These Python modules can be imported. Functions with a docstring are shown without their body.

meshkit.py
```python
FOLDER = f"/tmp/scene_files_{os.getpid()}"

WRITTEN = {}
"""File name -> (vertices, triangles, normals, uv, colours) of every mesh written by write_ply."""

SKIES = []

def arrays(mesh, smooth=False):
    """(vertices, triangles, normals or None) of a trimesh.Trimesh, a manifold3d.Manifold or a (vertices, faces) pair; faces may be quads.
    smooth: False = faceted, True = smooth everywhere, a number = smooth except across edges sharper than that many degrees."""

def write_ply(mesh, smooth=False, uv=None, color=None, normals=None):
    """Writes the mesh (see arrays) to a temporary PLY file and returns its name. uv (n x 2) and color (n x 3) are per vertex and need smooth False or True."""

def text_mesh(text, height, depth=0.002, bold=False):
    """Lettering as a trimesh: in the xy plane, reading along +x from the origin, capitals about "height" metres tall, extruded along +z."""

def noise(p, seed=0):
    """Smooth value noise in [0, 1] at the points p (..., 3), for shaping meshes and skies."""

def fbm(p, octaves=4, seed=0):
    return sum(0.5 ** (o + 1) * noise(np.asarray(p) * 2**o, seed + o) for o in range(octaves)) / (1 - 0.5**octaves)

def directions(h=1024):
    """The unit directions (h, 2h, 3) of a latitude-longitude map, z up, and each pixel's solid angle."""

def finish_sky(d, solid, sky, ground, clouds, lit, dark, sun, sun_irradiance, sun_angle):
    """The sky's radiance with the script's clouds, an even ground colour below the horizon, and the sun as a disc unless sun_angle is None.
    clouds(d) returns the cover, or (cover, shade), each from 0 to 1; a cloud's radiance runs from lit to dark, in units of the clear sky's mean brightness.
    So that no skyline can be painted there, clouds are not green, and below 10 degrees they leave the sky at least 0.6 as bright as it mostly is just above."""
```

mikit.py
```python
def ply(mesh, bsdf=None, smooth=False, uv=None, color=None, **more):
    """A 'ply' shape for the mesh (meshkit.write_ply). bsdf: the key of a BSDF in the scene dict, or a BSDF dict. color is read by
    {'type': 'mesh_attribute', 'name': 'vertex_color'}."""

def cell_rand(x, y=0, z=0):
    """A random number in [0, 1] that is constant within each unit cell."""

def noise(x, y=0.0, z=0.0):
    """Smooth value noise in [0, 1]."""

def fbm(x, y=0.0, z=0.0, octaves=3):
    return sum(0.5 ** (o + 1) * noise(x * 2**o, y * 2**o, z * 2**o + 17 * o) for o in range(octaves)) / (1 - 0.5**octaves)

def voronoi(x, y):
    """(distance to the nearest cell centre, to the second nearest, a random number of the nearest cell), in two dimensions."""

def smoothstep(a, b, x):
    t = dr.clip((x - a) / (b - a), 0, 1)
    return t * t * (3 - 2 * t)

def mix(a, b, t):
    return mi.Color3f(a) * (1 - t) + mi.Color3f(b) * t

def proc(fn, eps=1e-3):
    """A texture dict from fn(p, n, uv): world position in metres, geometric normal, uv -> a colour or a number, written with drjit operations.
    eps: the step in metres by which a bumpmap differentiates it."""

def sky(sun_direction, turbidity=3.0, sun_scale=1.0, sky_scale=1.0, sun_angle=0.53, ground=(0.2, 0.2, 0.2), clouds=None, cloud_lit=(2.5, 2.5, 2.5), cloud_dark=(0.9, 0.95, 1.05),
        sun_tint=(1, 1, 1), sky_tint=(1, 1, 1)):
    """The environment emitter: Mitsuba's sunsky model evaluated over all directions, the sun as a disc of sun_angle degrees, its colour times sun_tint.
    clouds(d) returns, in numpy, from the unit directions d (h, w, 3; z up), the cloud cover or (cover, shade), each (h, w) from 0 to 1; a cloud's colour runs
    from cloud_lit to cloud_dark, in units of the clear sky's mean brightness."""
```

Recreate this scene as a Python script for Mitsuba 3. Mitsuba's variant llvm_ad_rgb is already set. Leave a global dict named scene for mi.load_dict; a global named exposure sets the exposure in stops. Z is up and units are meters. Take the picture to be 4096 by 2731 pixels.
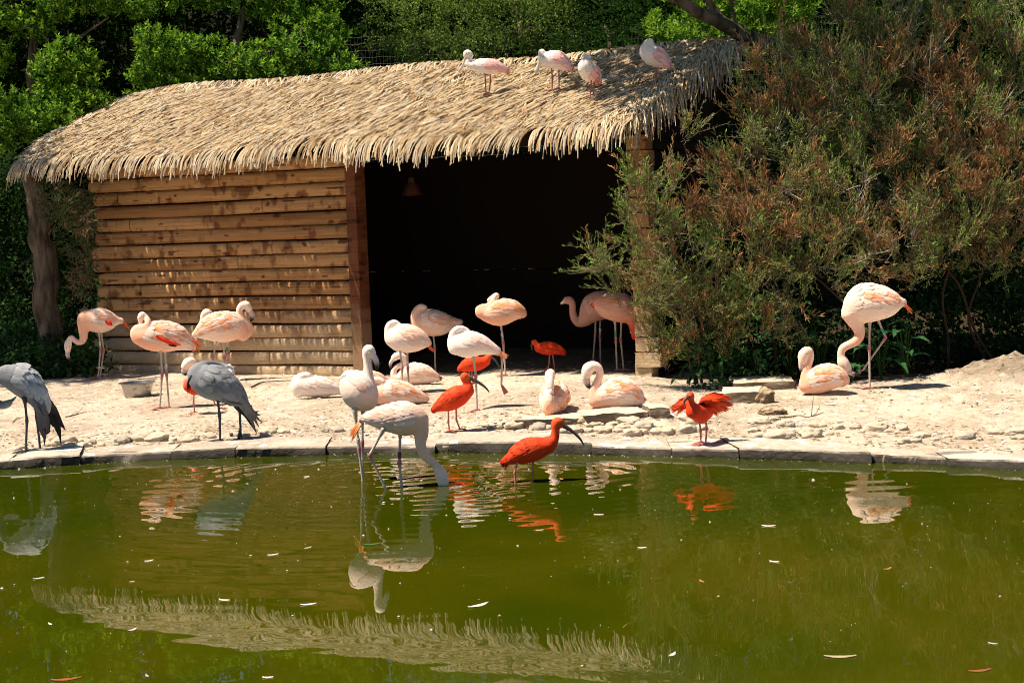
import math, numpy as np, trimesh, mitsuba as mi, drjit as dr, mikit, meshkit
from scipy.spatial import cKDTree
from mikit import proc, noise, fbm, voronoi, cell_rand, smoothstep, mix

# ---------------------------------------------------------------- camera, sky, exposure
PW, PH, FPX, EYEZ, HOR, ROLL = 4096, 2731, 6700.0, 1.75, 850.0, 2.2
EYE = np.array([0, 0, EYEZ])
_p, _r = math.atan((PH / 2 - HOR) / FPX), math.radians(ROLL)
FW = np.array([0, math.cos(_p), -math.sin(_p)])
UP = math.cos(_r) * np.cross([1, 0, 0], FW) + math.sin(_r) * np.array([1, 0, 0])
RT = np.cross(FW, UP)
T4 = mi.ScalarTransform4f
scene, labels = {}, {}
scene['camera'] = {'type': 'perspective', 'fov_axis': 'x', 'fov': math.degrees(2 * math.atan(PW / 2 / FPX)),
                   'near_clip': 0.05, 'far_clip': 500.0,
                   'to_world': T4().look_at(origin=EYE.tolist(), target=(EYE + FW).tolist(), up=UP.tolist())}
SUN = np.array([-0.455, -0.07, 0.886])
scene['sky'] = mikit.sky(SUN.tolist(), turbidity=3.0, sky_scale=0.4, sky_tint=(1.05, 1.0, 0.94), ground=(0.12, 0.14, 0.08))
exposure = 2.62

# ---------------------------------------------------------------- small helpers
def ray(x, y):
    return FW + RT * (x - PW / 2) / FPX - UP * (y - PH / 2) / FPX
def on_z(x, y, z=0.0):
    d = ray(x, y); return EYE + d * ((z - EYE[2]) / d[2])
def at_depth(x, y, depth):
    d = ray(x, y); return EYE + d * (depth / d[1])
def V(x, y, depth):                       # a point given in the 2352-pixel overview
    return at_depth(x * 1.7415, y * 1.7415, depth)
RNG = lambda s: np.random.default_rng(s)
def unit(a):
    a = np.asarray(a, float); return a / (np.linalg.norm(a, axis=-1, keepdims=True) + 1e-12)

class MB:
    """collects triangles with vertex colours"""
    def __init__(s): s.v, s.f, s.c, s.n = [], [], [], 0
    def add(s, v, f, c):
        v = np.asarray(v, float).reshape(-1, 3); f = np.asarray(f, int)
        if f.shape[1] == 4: f = np.vstack([f[:, [0, 1, 2]], f[:, [0, 2, 3]]])
        s.v.append(v); s.f.append(f + s.n); s.c.append(np.broadcast_to(np.asarray(c, float), v.shape)); s.n += len(v)
        return s
    def arrays(s): return np.vstack(s.v), np.vstack(s.f), np.vstack(s.c)
    def shape(s, bsdf, smooth=True):
        v, f, c = s.arrays()
        return mikit.ply((v, f), bsdf, smooth=smooth, color=c)

COUNT = {}
def key(name, parent=None):
    k = (parent + '__' if parent else '') + name
    n = COUNT.get(k, 0); COUNT[k] = n + 1
    return k if n == 0 else f'{k}_{n:03d}'
def tag(k, label=None, cat=None, group=None, kind=None):
    d = {n: x for n, x in (('label', label), ('category', cat), ('group', group), ('kind', kind)) if x}
    if d: labels.setdefault(k, {}).update(d)
    return k
def thing(name, label, cat, group=None): return tag(key(name), label, cat, group)
def put(name, shape, parent=None, **t):
    k = key(name, parent); scene[k] = shape; tag(k, **t); return k

def spline(pts, n):
    """Catmull-Rom through the rows of pts, n samples"""
    p = np.asarray(pts, float)
    if len(p) == 2: return p[0] + (p[1] - p[0]) * np.linspace(0, 1, n)[:, None]
    q = np.vstack([2 * p[0] - p[1], p, 2 * p[-1] - p[-2]])
    t = np.linspace(0, len(p) - 1 - 1e-9, n); i = t.astype(int); t = (t - i)[:, None]
    a, b, c, d = q[i], q[i + 1], q[i + 2], q[i + 3]
    return 0.5 * (2 * b + (c - a) * t + (2 * a - 5 * b + 4 * c - d) * t ** 2 + (3 * b - a - 3 * c + d) * t ** 3)

def tube(pts, rad, sides=8, flat=1.0):
    """closed tube along pts; flat squeezes it along the second frame axis"""
    p = np.asarray(pts, float); n = len(p); rad = np.broadcast_to(rad, (n,))
    t = unit(np.gradient(p, axis=0))
    a = np.cross(t[0], [0, 0, 1.0] if abs(t[0][2]) < 0.9 else [0, 1.0, 0]); a = unit(a); A = [a]
    for k in range(1, n):
        a = A[-1] - t[k] * (A[-1] @ t[k]); A.append(unit(a))
    A = np.array(A); B = np.cross(t, A)
    g = np.arange(sides) * 2 * np.pi / sides
    v = p[:, None] + rad[:, None, None] * (np.cos(g)[None, :, None] * A[:, None] + flat * np.sin(g)[None, :, None] * B[:, None])
    i, j = np.meshgrid(np.arange(n - 1), np.arange(sides), indexing='ij'); j2 = (j + 1) % sides
    q = np.stack([i * sides + j, i * sides + j2, (i + 1) * sides + j2, (i + 1) * sides + j], -1).reshape(-1, 4)
    v = np.vstack([v.reshape(-1, 3), p[0], p[-1]]); k = np.arange(sides); k2 = (k + 1) % sides; m = n * sides
    f = np.vstack([q[:, [0, 1, 2]], q[:, [0, 2, 3]], np.stack([k * 0 + m, k2, k], 1), np.stack([k * 0 + m + 1, m - sides + k, m - sides + k2], 1)])
    return v, f
def tube_color(cols, n, sides):
    c = np.asarray(cols, float)
    t = np.linspace(0, len(c) - 1, n); i = np.minimum(t.astype(int), len(c) - 2) if len(c) > 1 else np.zeros(n, int)
    k = c[i] * (1 - (t - i))[:, None] + c[np.minimum(i + 1, len(c) - 1)] * (t - i)[:, None]
    return np.vstack([np.repeat(k, sides, 0), k[:1], k[-1:]])

def surface_nets(F, org, h):
    """mesh of the zero level of the grid F (negative inside)"""
    s = F < 0; nx, ny, nz = F.shape
    acc = np.zeros((nx - 1, ny - 1, nz - 1, 3)); cnt = np.zeros((nx - 1, ny - 1, nz - 1))
    I = np.stack(np.meshgrid(*[np.arange(m) for m in F.shape], indexing='ij'), -1).astype(float)
    quads = []
    for ax in range(3):
        sl = lambda a, b: tuple(slice(a, b) if k == ax else slice(None) for k in range(3))
        f0, f1 = F[sl(0, -1)], F[sl(1, None)]
        cross = (f0 < 0) != (f1 < 0)
        t = np.where(cross, f0 / (f0 - f1 + 1e-20), 0)
        pos = I[sl(0, -1)].copy(); pos[..., ax] += t
        o1, o2 = [k for k in range(3) if k != ax]
        for d1 in (0, 1):
            for d2 in (0, 1):
                dst = [slice(None)] * 3; src = [slice(None)] * 3
                for o, d in ((o1, d1), (o2, d2)):
                    dst[o] = slice(0, F.shape[o] - 1); src[o] = slice(d, F.shape[o] - 1 + d)
                w = cross[tuple(src)]
                acc[tuple(dst)] += np.where(w[..., None], pos[tuple(src)], 0); cnt[tuple(dst)] += w
        idx = np.argwhere(cross)
        idx = idx[(idx[:, o1] > 0) & (idx[:, o2] > 0) & (idx[:, o1] < F.shape[o1] - 1) & (idx[:, o2] < F.shape[o2] - 1)]
        flip = s[tuple(idx.T)]
        if ax == 1: flip = ~flip
        e1, e2 = np.eye(3, dtype=int)[o1], np.eye(3, dtype=int)[o2]
        q = np.stack([idx - e1 - e2, idx - e2, idx, idx - e1], 1)
        quads.append(np.where(flip[:, None, None], q, q[:, ::-1]))
    use = cnt > 0; ids = -np.ones(use.shape, int); ids[use] = np.arange(use.sum())
    v = acc[use] / cnt[use][:, None] * h + org
    q = np.vstack(quads); q = ids[q[..., 0], q[..., 1], q[..., 2]]
    return v, np.vstack([q[:, [0, 1, 2]], q[:, [0, 2, 3]]])
def relax(v, f, n=2):
    m = trimesh.Trimesh(v, f, process=False); trimesh.smoothing.filter_taubin(m, iterations=n * 2); return np.array(m.vertices)

# ---------------------------------------------------------------- materials
VC = {'type': 'mesh_attribute', 'name': 'vertex_color'}
def rough(col, r=0.8, spec=0.3, **k): return {'type': 'principled', 'base_color': col, 'roughness': r, 'specular': spec, **k}
def two(b): return {'type': 'twosided', 'bsdf': b}
def bump(b, fn, scale=1.0, eps=2e-3): return {'type': 'bumpmap', 'arbitrary': {**proc(fn, eps)}, 'scale': scale, 'bsdf': b}
RGB = lambda *c: {'type': 'rgb', 'value': list(c)}
def c3(c): return mi.Color3f(*c)

def plumage_col(p, n, uv): return fbm(p.x * 160, p.y * 160, p.z * 60, 2)
scene['plumage'] = two(bump(rough(VC, 0.75, 0.25, sheen=0.2), lambda p, n, uv: 0.0022 * fbm(p.x * 60, p.y * 60, p.z * 130, 2), 1.0, 2e-3))
scene['skin'] = two(rough(VC, 0.5, 0.4))
scene['leaf_gloss'] = {'type': 'principledthin', 'base_color': VC, 'roughness': 0.26, 'diff_trans': 0.5, 'spec_trans': 0.0, 'eta': 1.5}
scene['leaf'] = {'type': 'principledthin', 'base_color': VC, 'roughness': 0.5, 'diff_trans': 0.6, 'spec_trans': 0.0, 'eta': 1.4}
scene['needle'] = two(rough(VC, 0.7, 0.2))
scene['reed'] = two(rough(VC, 0.65, 0.3))

def sand_col(p, n, uv):
    a = fbm(p.x * 1.3, p.y * 1.3, p.z, 3); b = fbm(p.x * 14, p.y * 9, p.z * 9, 3); g = noise(p.x * 170, p.y * 120, p.z * 60)
    c = mix((0.30, 0.25, 0.195), (0.45, 0.392, 0.32), smoothstep(0.3, 0.7, 0.5 * a + 0.5 * b))
    c = c * (0.8 + 0.36 * g)
    drop = smoothstep(0.77, 0.86, noise(p.x * 21 + 9, p.y * 14, 3.3)) * smoothstep(0.4, 0.6, noise(p.x * 2.3, p.y * 2.3, 8.0))
    c = mix(c, c3((0.78, 0.75, 0.7)), 0.6 * drop)
    dark = smoothstep(0.74, 0.82, noise(p.x * 33, p.y * 15, 7.7))
    c = mix(c, c3((0.24, 0.18, 0.12)), 0.5 * dark)
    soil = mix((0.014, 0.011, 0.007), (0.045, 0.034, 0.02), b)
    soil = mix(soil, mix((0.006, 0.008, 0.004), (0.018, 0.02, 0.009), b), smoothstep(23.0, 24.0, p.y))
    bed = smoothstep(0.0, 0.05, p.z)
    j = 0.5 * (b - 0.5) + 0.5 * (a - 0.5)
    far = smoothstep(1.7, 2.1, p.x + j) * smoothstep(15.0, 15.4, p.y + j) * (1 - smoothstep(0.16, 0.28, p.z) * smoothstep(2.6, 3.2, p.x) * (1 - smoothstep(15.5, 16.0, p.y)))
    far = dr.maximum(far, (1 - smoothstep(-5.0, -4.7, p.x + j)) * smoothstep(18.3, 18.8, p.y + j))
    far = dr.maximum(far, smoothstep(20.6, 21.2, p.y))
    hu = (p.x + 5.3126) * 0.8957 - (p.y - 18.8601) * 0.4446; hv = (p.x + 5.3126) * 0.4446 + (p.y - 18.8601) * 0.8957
    c = mix(c, mix((0.06, 0.045, 0.03), (0.16, 0.12, 0.08), b), smoothstep(0.45, 0.9, hv + 0.5 * j) * smoothstep(0.3, 0.6, hu) * (1 - smoothstep(7.1, 7.4, hu)) * (1 - smoothstep(3.2, 3.4, hv)))  # dirt floor inside the shed, the shade there partly put into its colour
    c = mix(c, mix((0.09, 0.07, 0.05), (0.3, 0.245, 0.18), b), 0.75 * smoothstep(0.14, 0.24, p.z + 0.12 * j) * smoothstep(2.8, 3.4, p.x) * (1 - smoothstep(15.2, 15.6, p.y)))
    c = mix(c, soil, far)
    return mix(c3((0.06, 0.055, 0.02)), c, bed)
def sand_h(p, n, uv):
    return 0.02 * fbm(p.x * 22, p.y * 22, p.z * 22, 3) + 0.005 * noise(p.x * 120, p.y * 120, 0.0) - 0.006 * smoothstep(0.6, 0.75, noise(p.x * 13, p.y * 13, 1.0))
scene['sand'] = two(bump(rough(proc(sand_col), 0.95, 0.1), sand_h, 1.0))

def slab_col(p, n, uv):
    a = fbm(p.x * 3, p.y * 3, p.z * 3, 3); b = fbm(p.x * 30, p.y * 30, p.z * 40, 3)
    top = mix((0.27, 0.235, 0.195), (0.42, 0.375, 0.32), smoothstep(0.3, 0.7, 0.6 * a + 0.4 * b))
    drop = smoothstep(0.72, 0.8, noise(p.x * 11, p.y * 7, 2.0)) * smoothstep(0.45, 0.6, noise(p.x * 3, p.y * 3, 4.0))
    top = mix(top, c3((0.74, 0.72, 0.68)), 0.7 * drop)
    wet = smoothstep(0.72, 0.78, fbm(p.x * 1.7 + 3, p.y * 5, 1.0, 2))
    top = mix(top, top * 0.45, wet)
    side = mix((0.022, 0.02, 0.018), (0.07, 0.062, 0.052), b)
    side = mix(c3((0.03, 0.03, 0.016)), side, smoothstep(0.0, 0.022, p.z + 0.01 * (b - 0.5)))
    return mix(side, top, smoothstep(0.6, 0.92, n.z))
def stone_h(p, n, uv): return 0.008 * fbm(p.x * 18, p.y * 18, p.z * 30, 3) + 0.003 * noise(p.x * 90, p.y * 90, p.z * 90)
def ledge_col(p, n, uv):
    b = fbm(p.x * 26, p.y * 26, p.z * 50, 3)
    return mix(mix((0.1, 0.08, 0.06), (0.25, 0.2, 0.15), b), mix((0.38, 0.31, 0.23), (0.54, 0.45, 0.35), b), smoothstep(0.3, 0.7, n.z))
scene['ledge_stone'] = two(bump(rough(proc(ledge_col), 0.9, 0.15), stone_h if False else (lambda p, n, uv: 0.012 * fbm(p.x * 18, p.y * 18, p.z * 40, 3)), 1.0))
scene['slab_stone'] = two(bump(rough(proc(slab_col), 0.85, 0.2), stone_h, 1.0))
def cobble_maker(c0, c1):
    def f(p, n, uv):
        a = fbm(p.x * 12, p.y * 12, p.z * 12, 3); b = noise(p.x * 80, p.y * 80, p.z * 80)
        c = mix(c0, c1, a) * (0.85 + 0.3 * b)
        return mix(c, c3((0.5, 0.42, 0.31)), 0.55 * smoothstep(0.4, 0.65, noise(p.x * 9, p.y * 9, p.z * 9 + 5)))
    return f
for _i, (_a, _b) in enumerate((((0.36, 0.31, 0.24), (0.52, 0.45, 0.36)), ((0.29, 0.26, 0.22), (0.44, 0.4, 0.34)), ((0.4, 0.34, 0.26), (0.56, 0.48, 0.38)))):
    scene[f'cobble_{"abc"[_i]}'] = two(bump(rough(proc(cobble_maker(_a, _b)), 0.85, 0.2), stone_h, 0.6))
def lump_col(p, n, uv):
    a = fbm(p.x * 16, p.y * 16, p.z * 16, 3)
    return mix((0.16, 0.115, 0.075), (0.42, 0.33, 0.22), smoothstep(0.3, 0.7, a) * smoothstep(-0.2, 0.6, n.z))
scene['earth_lump'] = two(bump(rough(proc(lump_col), 0.95, 0.1), stone_h, 2.0))

# ---------------------------------------------------------------- ground, pond
SHORE = np.array([0.00363711, -0.0621831, -0.33869131, 12.1117872])
def shore_y(x):
    x = np.asarray(x, float); xc = np.clip(x, -4.6, 4.2)
    slope = 3 * SHORE[0] * xc ** 2 + 2 * SHORE[1] * xc + SHORE[2]
    d = x - xc
    return np.polyval(SHORE, xc) + slope * d - 0.12 * d ** 2
def ground_z(x, y):
    x, y = np.broadcast_arrays(np.asarray(x, float), np.asarray(y, float))
    d = y - shore_y(x)
    P = np.stack([x, y, x * 0], -1)
    z = 0.045 + 0.035 * np.clip(d / 1.6, 0, 1) + 0.02 * np.clip((d - 1.6) / 2, 0, 1)
    z = z + (meshkit.fbm(P * 1.1, 3, 3) - 0.5) * 0.05 * np.clip(d / 1.2, 0, 1) + (meshkit.fbm(P * 5.0, 3, 5) - 0.5) * 0.02
    bump = lambda cx, cy, sx, sy, h: h * np.exp(-((x - cx) / sx) ** 2 - ((y - cy) / sy) ** 2)
    z = z + bump(4.6, 14.75, 0.75, 0.5, 0.17) + bump(3.72, 13.5, 0.3, 0.22, 0.05) + bump(4.4, 14.5, 0.55, 0.3, 0.05) + (meshkit.fbm(P * 9.0, 3, 15) - 0.35) * 0.16 * np.exp(-((x - 4.5) / 0.8) ** 2 - ((y - 14.6) / 0.45) ** 2) + bump(2.75, 14.35, 0.5, 0.3, 0.05) + bump(1.55, 14.2, 0.35, 0.25, 0.05)
    step = 0.05 / (1 + np.exp(-(y - (12.95 - 0.12 * (x - 0.8))) / 0.03)) * np.clip((x + 0.45) / 0.3, 0, 1) * np.clip((1.6 - x) / 0.4, 0, 1)
    z = z + step
    z = z + 8.5 * np.clip((y - 31) / 14, 0, 1) ** 1.5
    basin = (d < 0.05) & (y > 3.0)
    z = np.where(basin, np.maximum(-0.5, -0.06 - (0.05 - d) * 0.6), z)
    return np.where(basin & (y < 3.6), -0.1 - 0.4 * (y - 3) / 0.6, z)
def _axis(parts):
    return np.unique(np.concatenate([np.linspace(a, b, n) for a, b, n in parts]).round(5))
gx = _axis([(-200, -30, 12), (-30, -6.5, 40), (-6.5, 6.5, 420), (6.5, 30, 40), (30, 200, 12)])
gy = _axis([(-60, 2, 20), (2, 10, 40), (10, 15.6, 330), (15.6, 20, 110), (20, 46, 60), (46, 300, 14)])
X, Y = np.meshgrid(gx, gy, indexing='ij'); Zg = ground_z(X, Y)
i, j = np.meshgrid(np.arange(len(gx) - 1), np.arange(len(gy) - 1), indexing='ij'); n_ = len(gy)
q = np.stack([i * n_ + j, (i + 1) * n_ + j, (i + 1) * n_ + j + 1, i * n_ + j + 1], -1).reshape(-1, 4)
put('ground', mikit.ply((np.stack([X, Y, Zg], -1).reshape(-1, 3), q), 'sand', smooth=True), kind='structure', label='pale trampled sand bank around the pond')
def on_ground(x, y):
    d = ray(x, y); t = np.linspace(6, 24, 3000); p = EYE + t[:, None] * d / d[1]
    below = np.nonzero(p[:, 2] < ground_z(p[:, 0], p[:, 1]) + 1e-4)[0]
    below = below[p[below, 1] > shore_y(p[below, 0])]
    k = below[0] if len(below) else -1
    q = p[k]; q[2] = ground_z(q[0], q[1]); return q

RINGS = [(1790, 1945, 0.0022, 0.17), (1500, 1920, 0.0028, 0.16), (1720, 1935, 0.0010, 0.16), (2060, 1920, 0.0016, 0.16), (1150, 1900, 0.0016, 0.19), (2330, 1900, 0.0010, 0.18)]
RC = [(*on_z(x, y)[:2].tolist(), a, l) for x, y, a, l in RINGS]
def water_h(p, n, uv):
    h = 0.0005 * fbm(p.x * 3.1 + 0.3 * p.y, p.y * 5.0, 1.0, 2) + 0.0001 * noise(p.x * 16, p.y * 7, 5.0) + 0.0016 * noise(p.x * 1.2, p.y * 1.2, 2.0)
    h = h + 0.0013 * noise(p.x * 0.9, p.y * 8.5, 9.0) * smoothstep(8.4, 10.4, p.y)
    for cx, cy, a, l in RC:
        r = dr.sqrt(dr.square(p.x - cx) + dr.square(p.y - cy)); w = r + 0.02 * noise(p.x * 5, p.y * 5, cx)
        h = h + a * dr.exp(-r / 0.8) * dr.sin(2 * math.pi * w / l) * 0.5
    return h
def water_col(p, n, uv):
    a = smoothstep(0.3, 0.7, 0.7 * fbm(p.x * 0.45, p.y * 0.6, 2.0, 3) + 0.3 * fbm(p.x * 2.5, p.y * 1.4, 5.0, 3))
    return mix((0.024, 0.036, 0.0003), (0.044, 0.047, 0.0006), a)
scene['murky_water'] = bump({'type': 'plastic', 'diffuse_reflectance': proc(water_col), 'int_ior': 1.333, 'nonlinear': False}, water_h, 1.0, 3e-3)
put('pond_water', {'type': 'rectangle', 'to_world': T4().translate([0, 8.0, 0]).scale([14, 5.6, 1]), 'bsdf': {'type': 'ref', 'id': 'murky_water'}},
    kind='structure', label='murky olive green pond water with rings and reflections')

# coping slabs along the pond: each a stone of its own
def rough_block(poly_fn, nu, nv, nw, seed, amp=0.008, freq=14.0):
    """box grid (u, v, w in 0..1) mapped by poly_fn, roughened"""
    m = trimesh.creation.box(extents=(1, 1, 1)); v, f = [], []; n = 0
    for ax in range(3):
        a, b = [k for k in range(3) if k != ax]; N = (nu, nv, nw)
        for side in (0, 1):
            ga, gb = np.meshgrid(np.linspace(0, 1, N[a] + 1), np.linspace(0, 1, N[b] + 1), indexing='ij')
            P = np.zeros(ga.shape + (3,)); P[..., a], P[..., b], P[..., ax] = ga, gb, side
            i, j = np.meshgrid(np.arange(N[a]), np.arange(N[b]), indexing='ij'); s = N[b] + 1
            q = np.stack([i * s + j, (i + 1) * s + j, (i + 1) * s + j + 1, i * s + j + 1], -1).reshape(-1, 4)
            if (side == 0) != (ax == 1): q = q[:, ::-1]
            v.append(P.reshape(-1, 3)); f.append(q + n); n += P.shape[0] * P.shape[1]
    m = trimesh.Trimesh(np.vstack(v), np.vstack(f)[:, [0, 1, 2, 0, 2, 3]].reshape(-1, 3), process=False); m.merge_vertices()
    w = poly_fn(np.array(m.vertices)); P = w * freq
    off = np.stack([meshkit.fbm(P, 3, seed + k) - 0.5 for k in range(3)], -1)
    return w + off * amp * 2, np.array(m.faces)
joints = [-330, 40, 248, 322, 685, 943, 1307, 1742, 1794, 2370, 2688, 2958, 3489, 3794, 4300, 4700]
jx = [on_z(x, np.interp(x, [0, 680, 1307, 2048, 2684, 3485, 4096], [1876, 1837, 1815, 1810, 1826, 1853, 1881]))[0] for x in joints]
coping = tag(key('pond_coping'), 'ring of large flat pale stone slabs edging the pond', 'stone edging')
for k in range(len(jx) - 1):
    x0, x1 = jx[k] + 0.004, jx[k + 1] - 0.004; r = RNG(500 + k)
    dep = 0.5 + 0.14 * r.random(2); top = 0.058 + 0.014 * r.random(); fr = r.normal(0, 0.025); sk = r.normal(0, 0.05, 2)
    def mapper(p, x0=x0, x1=x1, dep=dep, top=top, fr=fr, sk=sk, k=k):
        x = x0 + (x1 - x0) * p[:, 0]; sy = shore_y(x); d = dep[0] + (dep[1] - dep[0]) * p[:, 0]
        e = np.where(p[:, 2] > 0.9, 0.02, 0) * (np.where(p[:, 1] < 0.02, 1, 0) - np.where(p[:, 1] > 0.98, 1, 0))
        lean = (sk[0] * (1 - p[:, 0]) + sk[1] * p[:, 0]) * p[:, 1]
        face = 0.07 * (meshkit.fbm(np.stack([x * 6, p[:, 2] * 3, x * 0 + k], -1), 3, 9) - 0.5)
        return np.stack([x + lean, sy - 0.02 + fr + d * p[:, 1] + e + face * (p[:, 1] < 0.1), -0.2 + (top + 0.2 - 0.012 * (p[:, 1] < 0.02)) * p[:, 2] + 0.012 * np.sin(x * 1.7 + k) * p[:, 2]], -1)
    nu = max(6, int((x1 - x0) / 0.03))
    put('slab', mikit.ply(rough_block(mapper, nu, 16, 5, 40 + 7 * k, 0.008, 9.0), 'slab_stone', smooth=35), coping)

# ledge rocks and lumps of earth on the bank
def ledge(px, py, w, dep, h, label, seed, bsdf='ledge_stone', rot=0.0, name='ledge_rock', sink=0.03, cat='rock'):
    c = on_ground(px, py); r = RNG(seed); ca, sa = math.cos(rot), math.sin(rot); tp = r.uniform(0.78, 0.95)
    def mapper(p):
        s = tp + (1 - tp) * p[:, 2]; a = (p[:, 0] - 0.5) * w * s; b = (p[:, 1]) * dep
        wob = 0.12 * w * (meshkit.fbm(np.stack([p[:, 0] * 2.2, p[:, 1] * 2.2, p[:, 2] * 0 + seed], -1), 2, seed) - 0.5)
        b = b + wob * (1 - p[:, 1]); a = a + wob * 0.6
        z = -sink + (h + sink) * p[:, 2] * (1 - 0.15 * np.abs(p[:, 0] - 0.5))
        return np.stack([c[0] + a * ca - b * sa, c[1] + a * sa + b * ca, c[2] + z], -1)
    put(name, mikit.ply(rough_block(mapper, 14, 10, 6, seed, 0.02, 8.0), bsdf, smooth=40), label=label, cat=cat)
ledge(2215, 1698, 0.62, 0.35, 0.05, 'low sand-covered ledge rock in front of the flamingo sitting face-on', 11, rot=0.05)
ledge(2470, 1690, 0.5, 0.4, 0.07, 'undercut grey ledge rock in front of the sitting flamingo with arched neck', 12, rot=0.12)
ledge(2640, 1672, 0.16, 0.3, 0.085, 'broken end block of the ledge just left of the wing-spreading ibis', 13, rot=0.1)
ledge(2965, 1612, 0.34, 0.5, 0.09, 'squared grey block with flat top right of the wing-spreading ibis', 14, rot=-0.15)
ledge(3060, 1560, 0.55, 0.5, 0.075, 'broad flat pale rock at the foot of the shrubs left of the sitting flamingo', 15, rot=-0.05)
def lump(px, py, rx, ry, rz, label, seed, name='earth_clod', cat='clod of earth', bsdf='earth_lump', amp=0.35):
    c = on_ground(px, py); m = trimesh.creation.icosphere(4, 1.0); v = np.array(m.vertices)
    v = v * (1 + amp * (meshkit.fbm(v * 1.8 + seed * 3.1, 4, seed) - 0.5)[:, None] * 2) * [rx, ry, rz] + c + [0, 0, rz * (0.35 if rx < 0.2 else -0.25)]
    put(name, mikit.ply((v, np.array(m.faces)), bsdf, smooth=True), label=label, cat=cat)
lump(3062, 1608, 0.075, 0.08, 0.09, 'knobbly brown clod of earth beside the flat rock left of the sitting flamingo', 21)
lump(3005, 1600, 0.04, 0.05, 0.04, 'small brown clod left of the knobbly clod behind the grey block', 22)
lump(3090, 1655, 0.11, 0.09, 0.05, 'low crumbly earth lump below the knobbly clod', 23)

# cobbles: positions measured along the photograph's rows of stones
ORD = ['first', 'second', 'third', 'fourth', 'fifth', 'sixth', 'seventh', 'eighth', 'ninth', 'tenth']
def nth(k): return ORD[k] if k < 10 else f'{k + 1}' + ('th' if 10 <= k + 1 <= 20 else {1: 'st', 2: 'nd', 3: 'rd'}.get((k + 1) % 10, 'th'))
def cobbles(T, rows, sc, seed0, where, group, lift=0.1):
    xs = sorted(x for x, y, w in rows); half = len(rows) / 2
    for k, (x, y, w) in enumerate(rows):
        i = xs.index(x); o = f'{nth(i)} from the left' if i < half else f'{nth(len(xs) - 1 - i)} from the right'; tone = ('pale', 'greyish', 'sandy')[(seed0 + k) % 3]; size = 'large' if w > 140 else 'small' if w < 85 else 'middle-sized'
        cobble(*T(x, y + w * lift), w * sc, seed0 + k, f'{size} {tone} cobble, {o} {where}', group)
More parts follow.
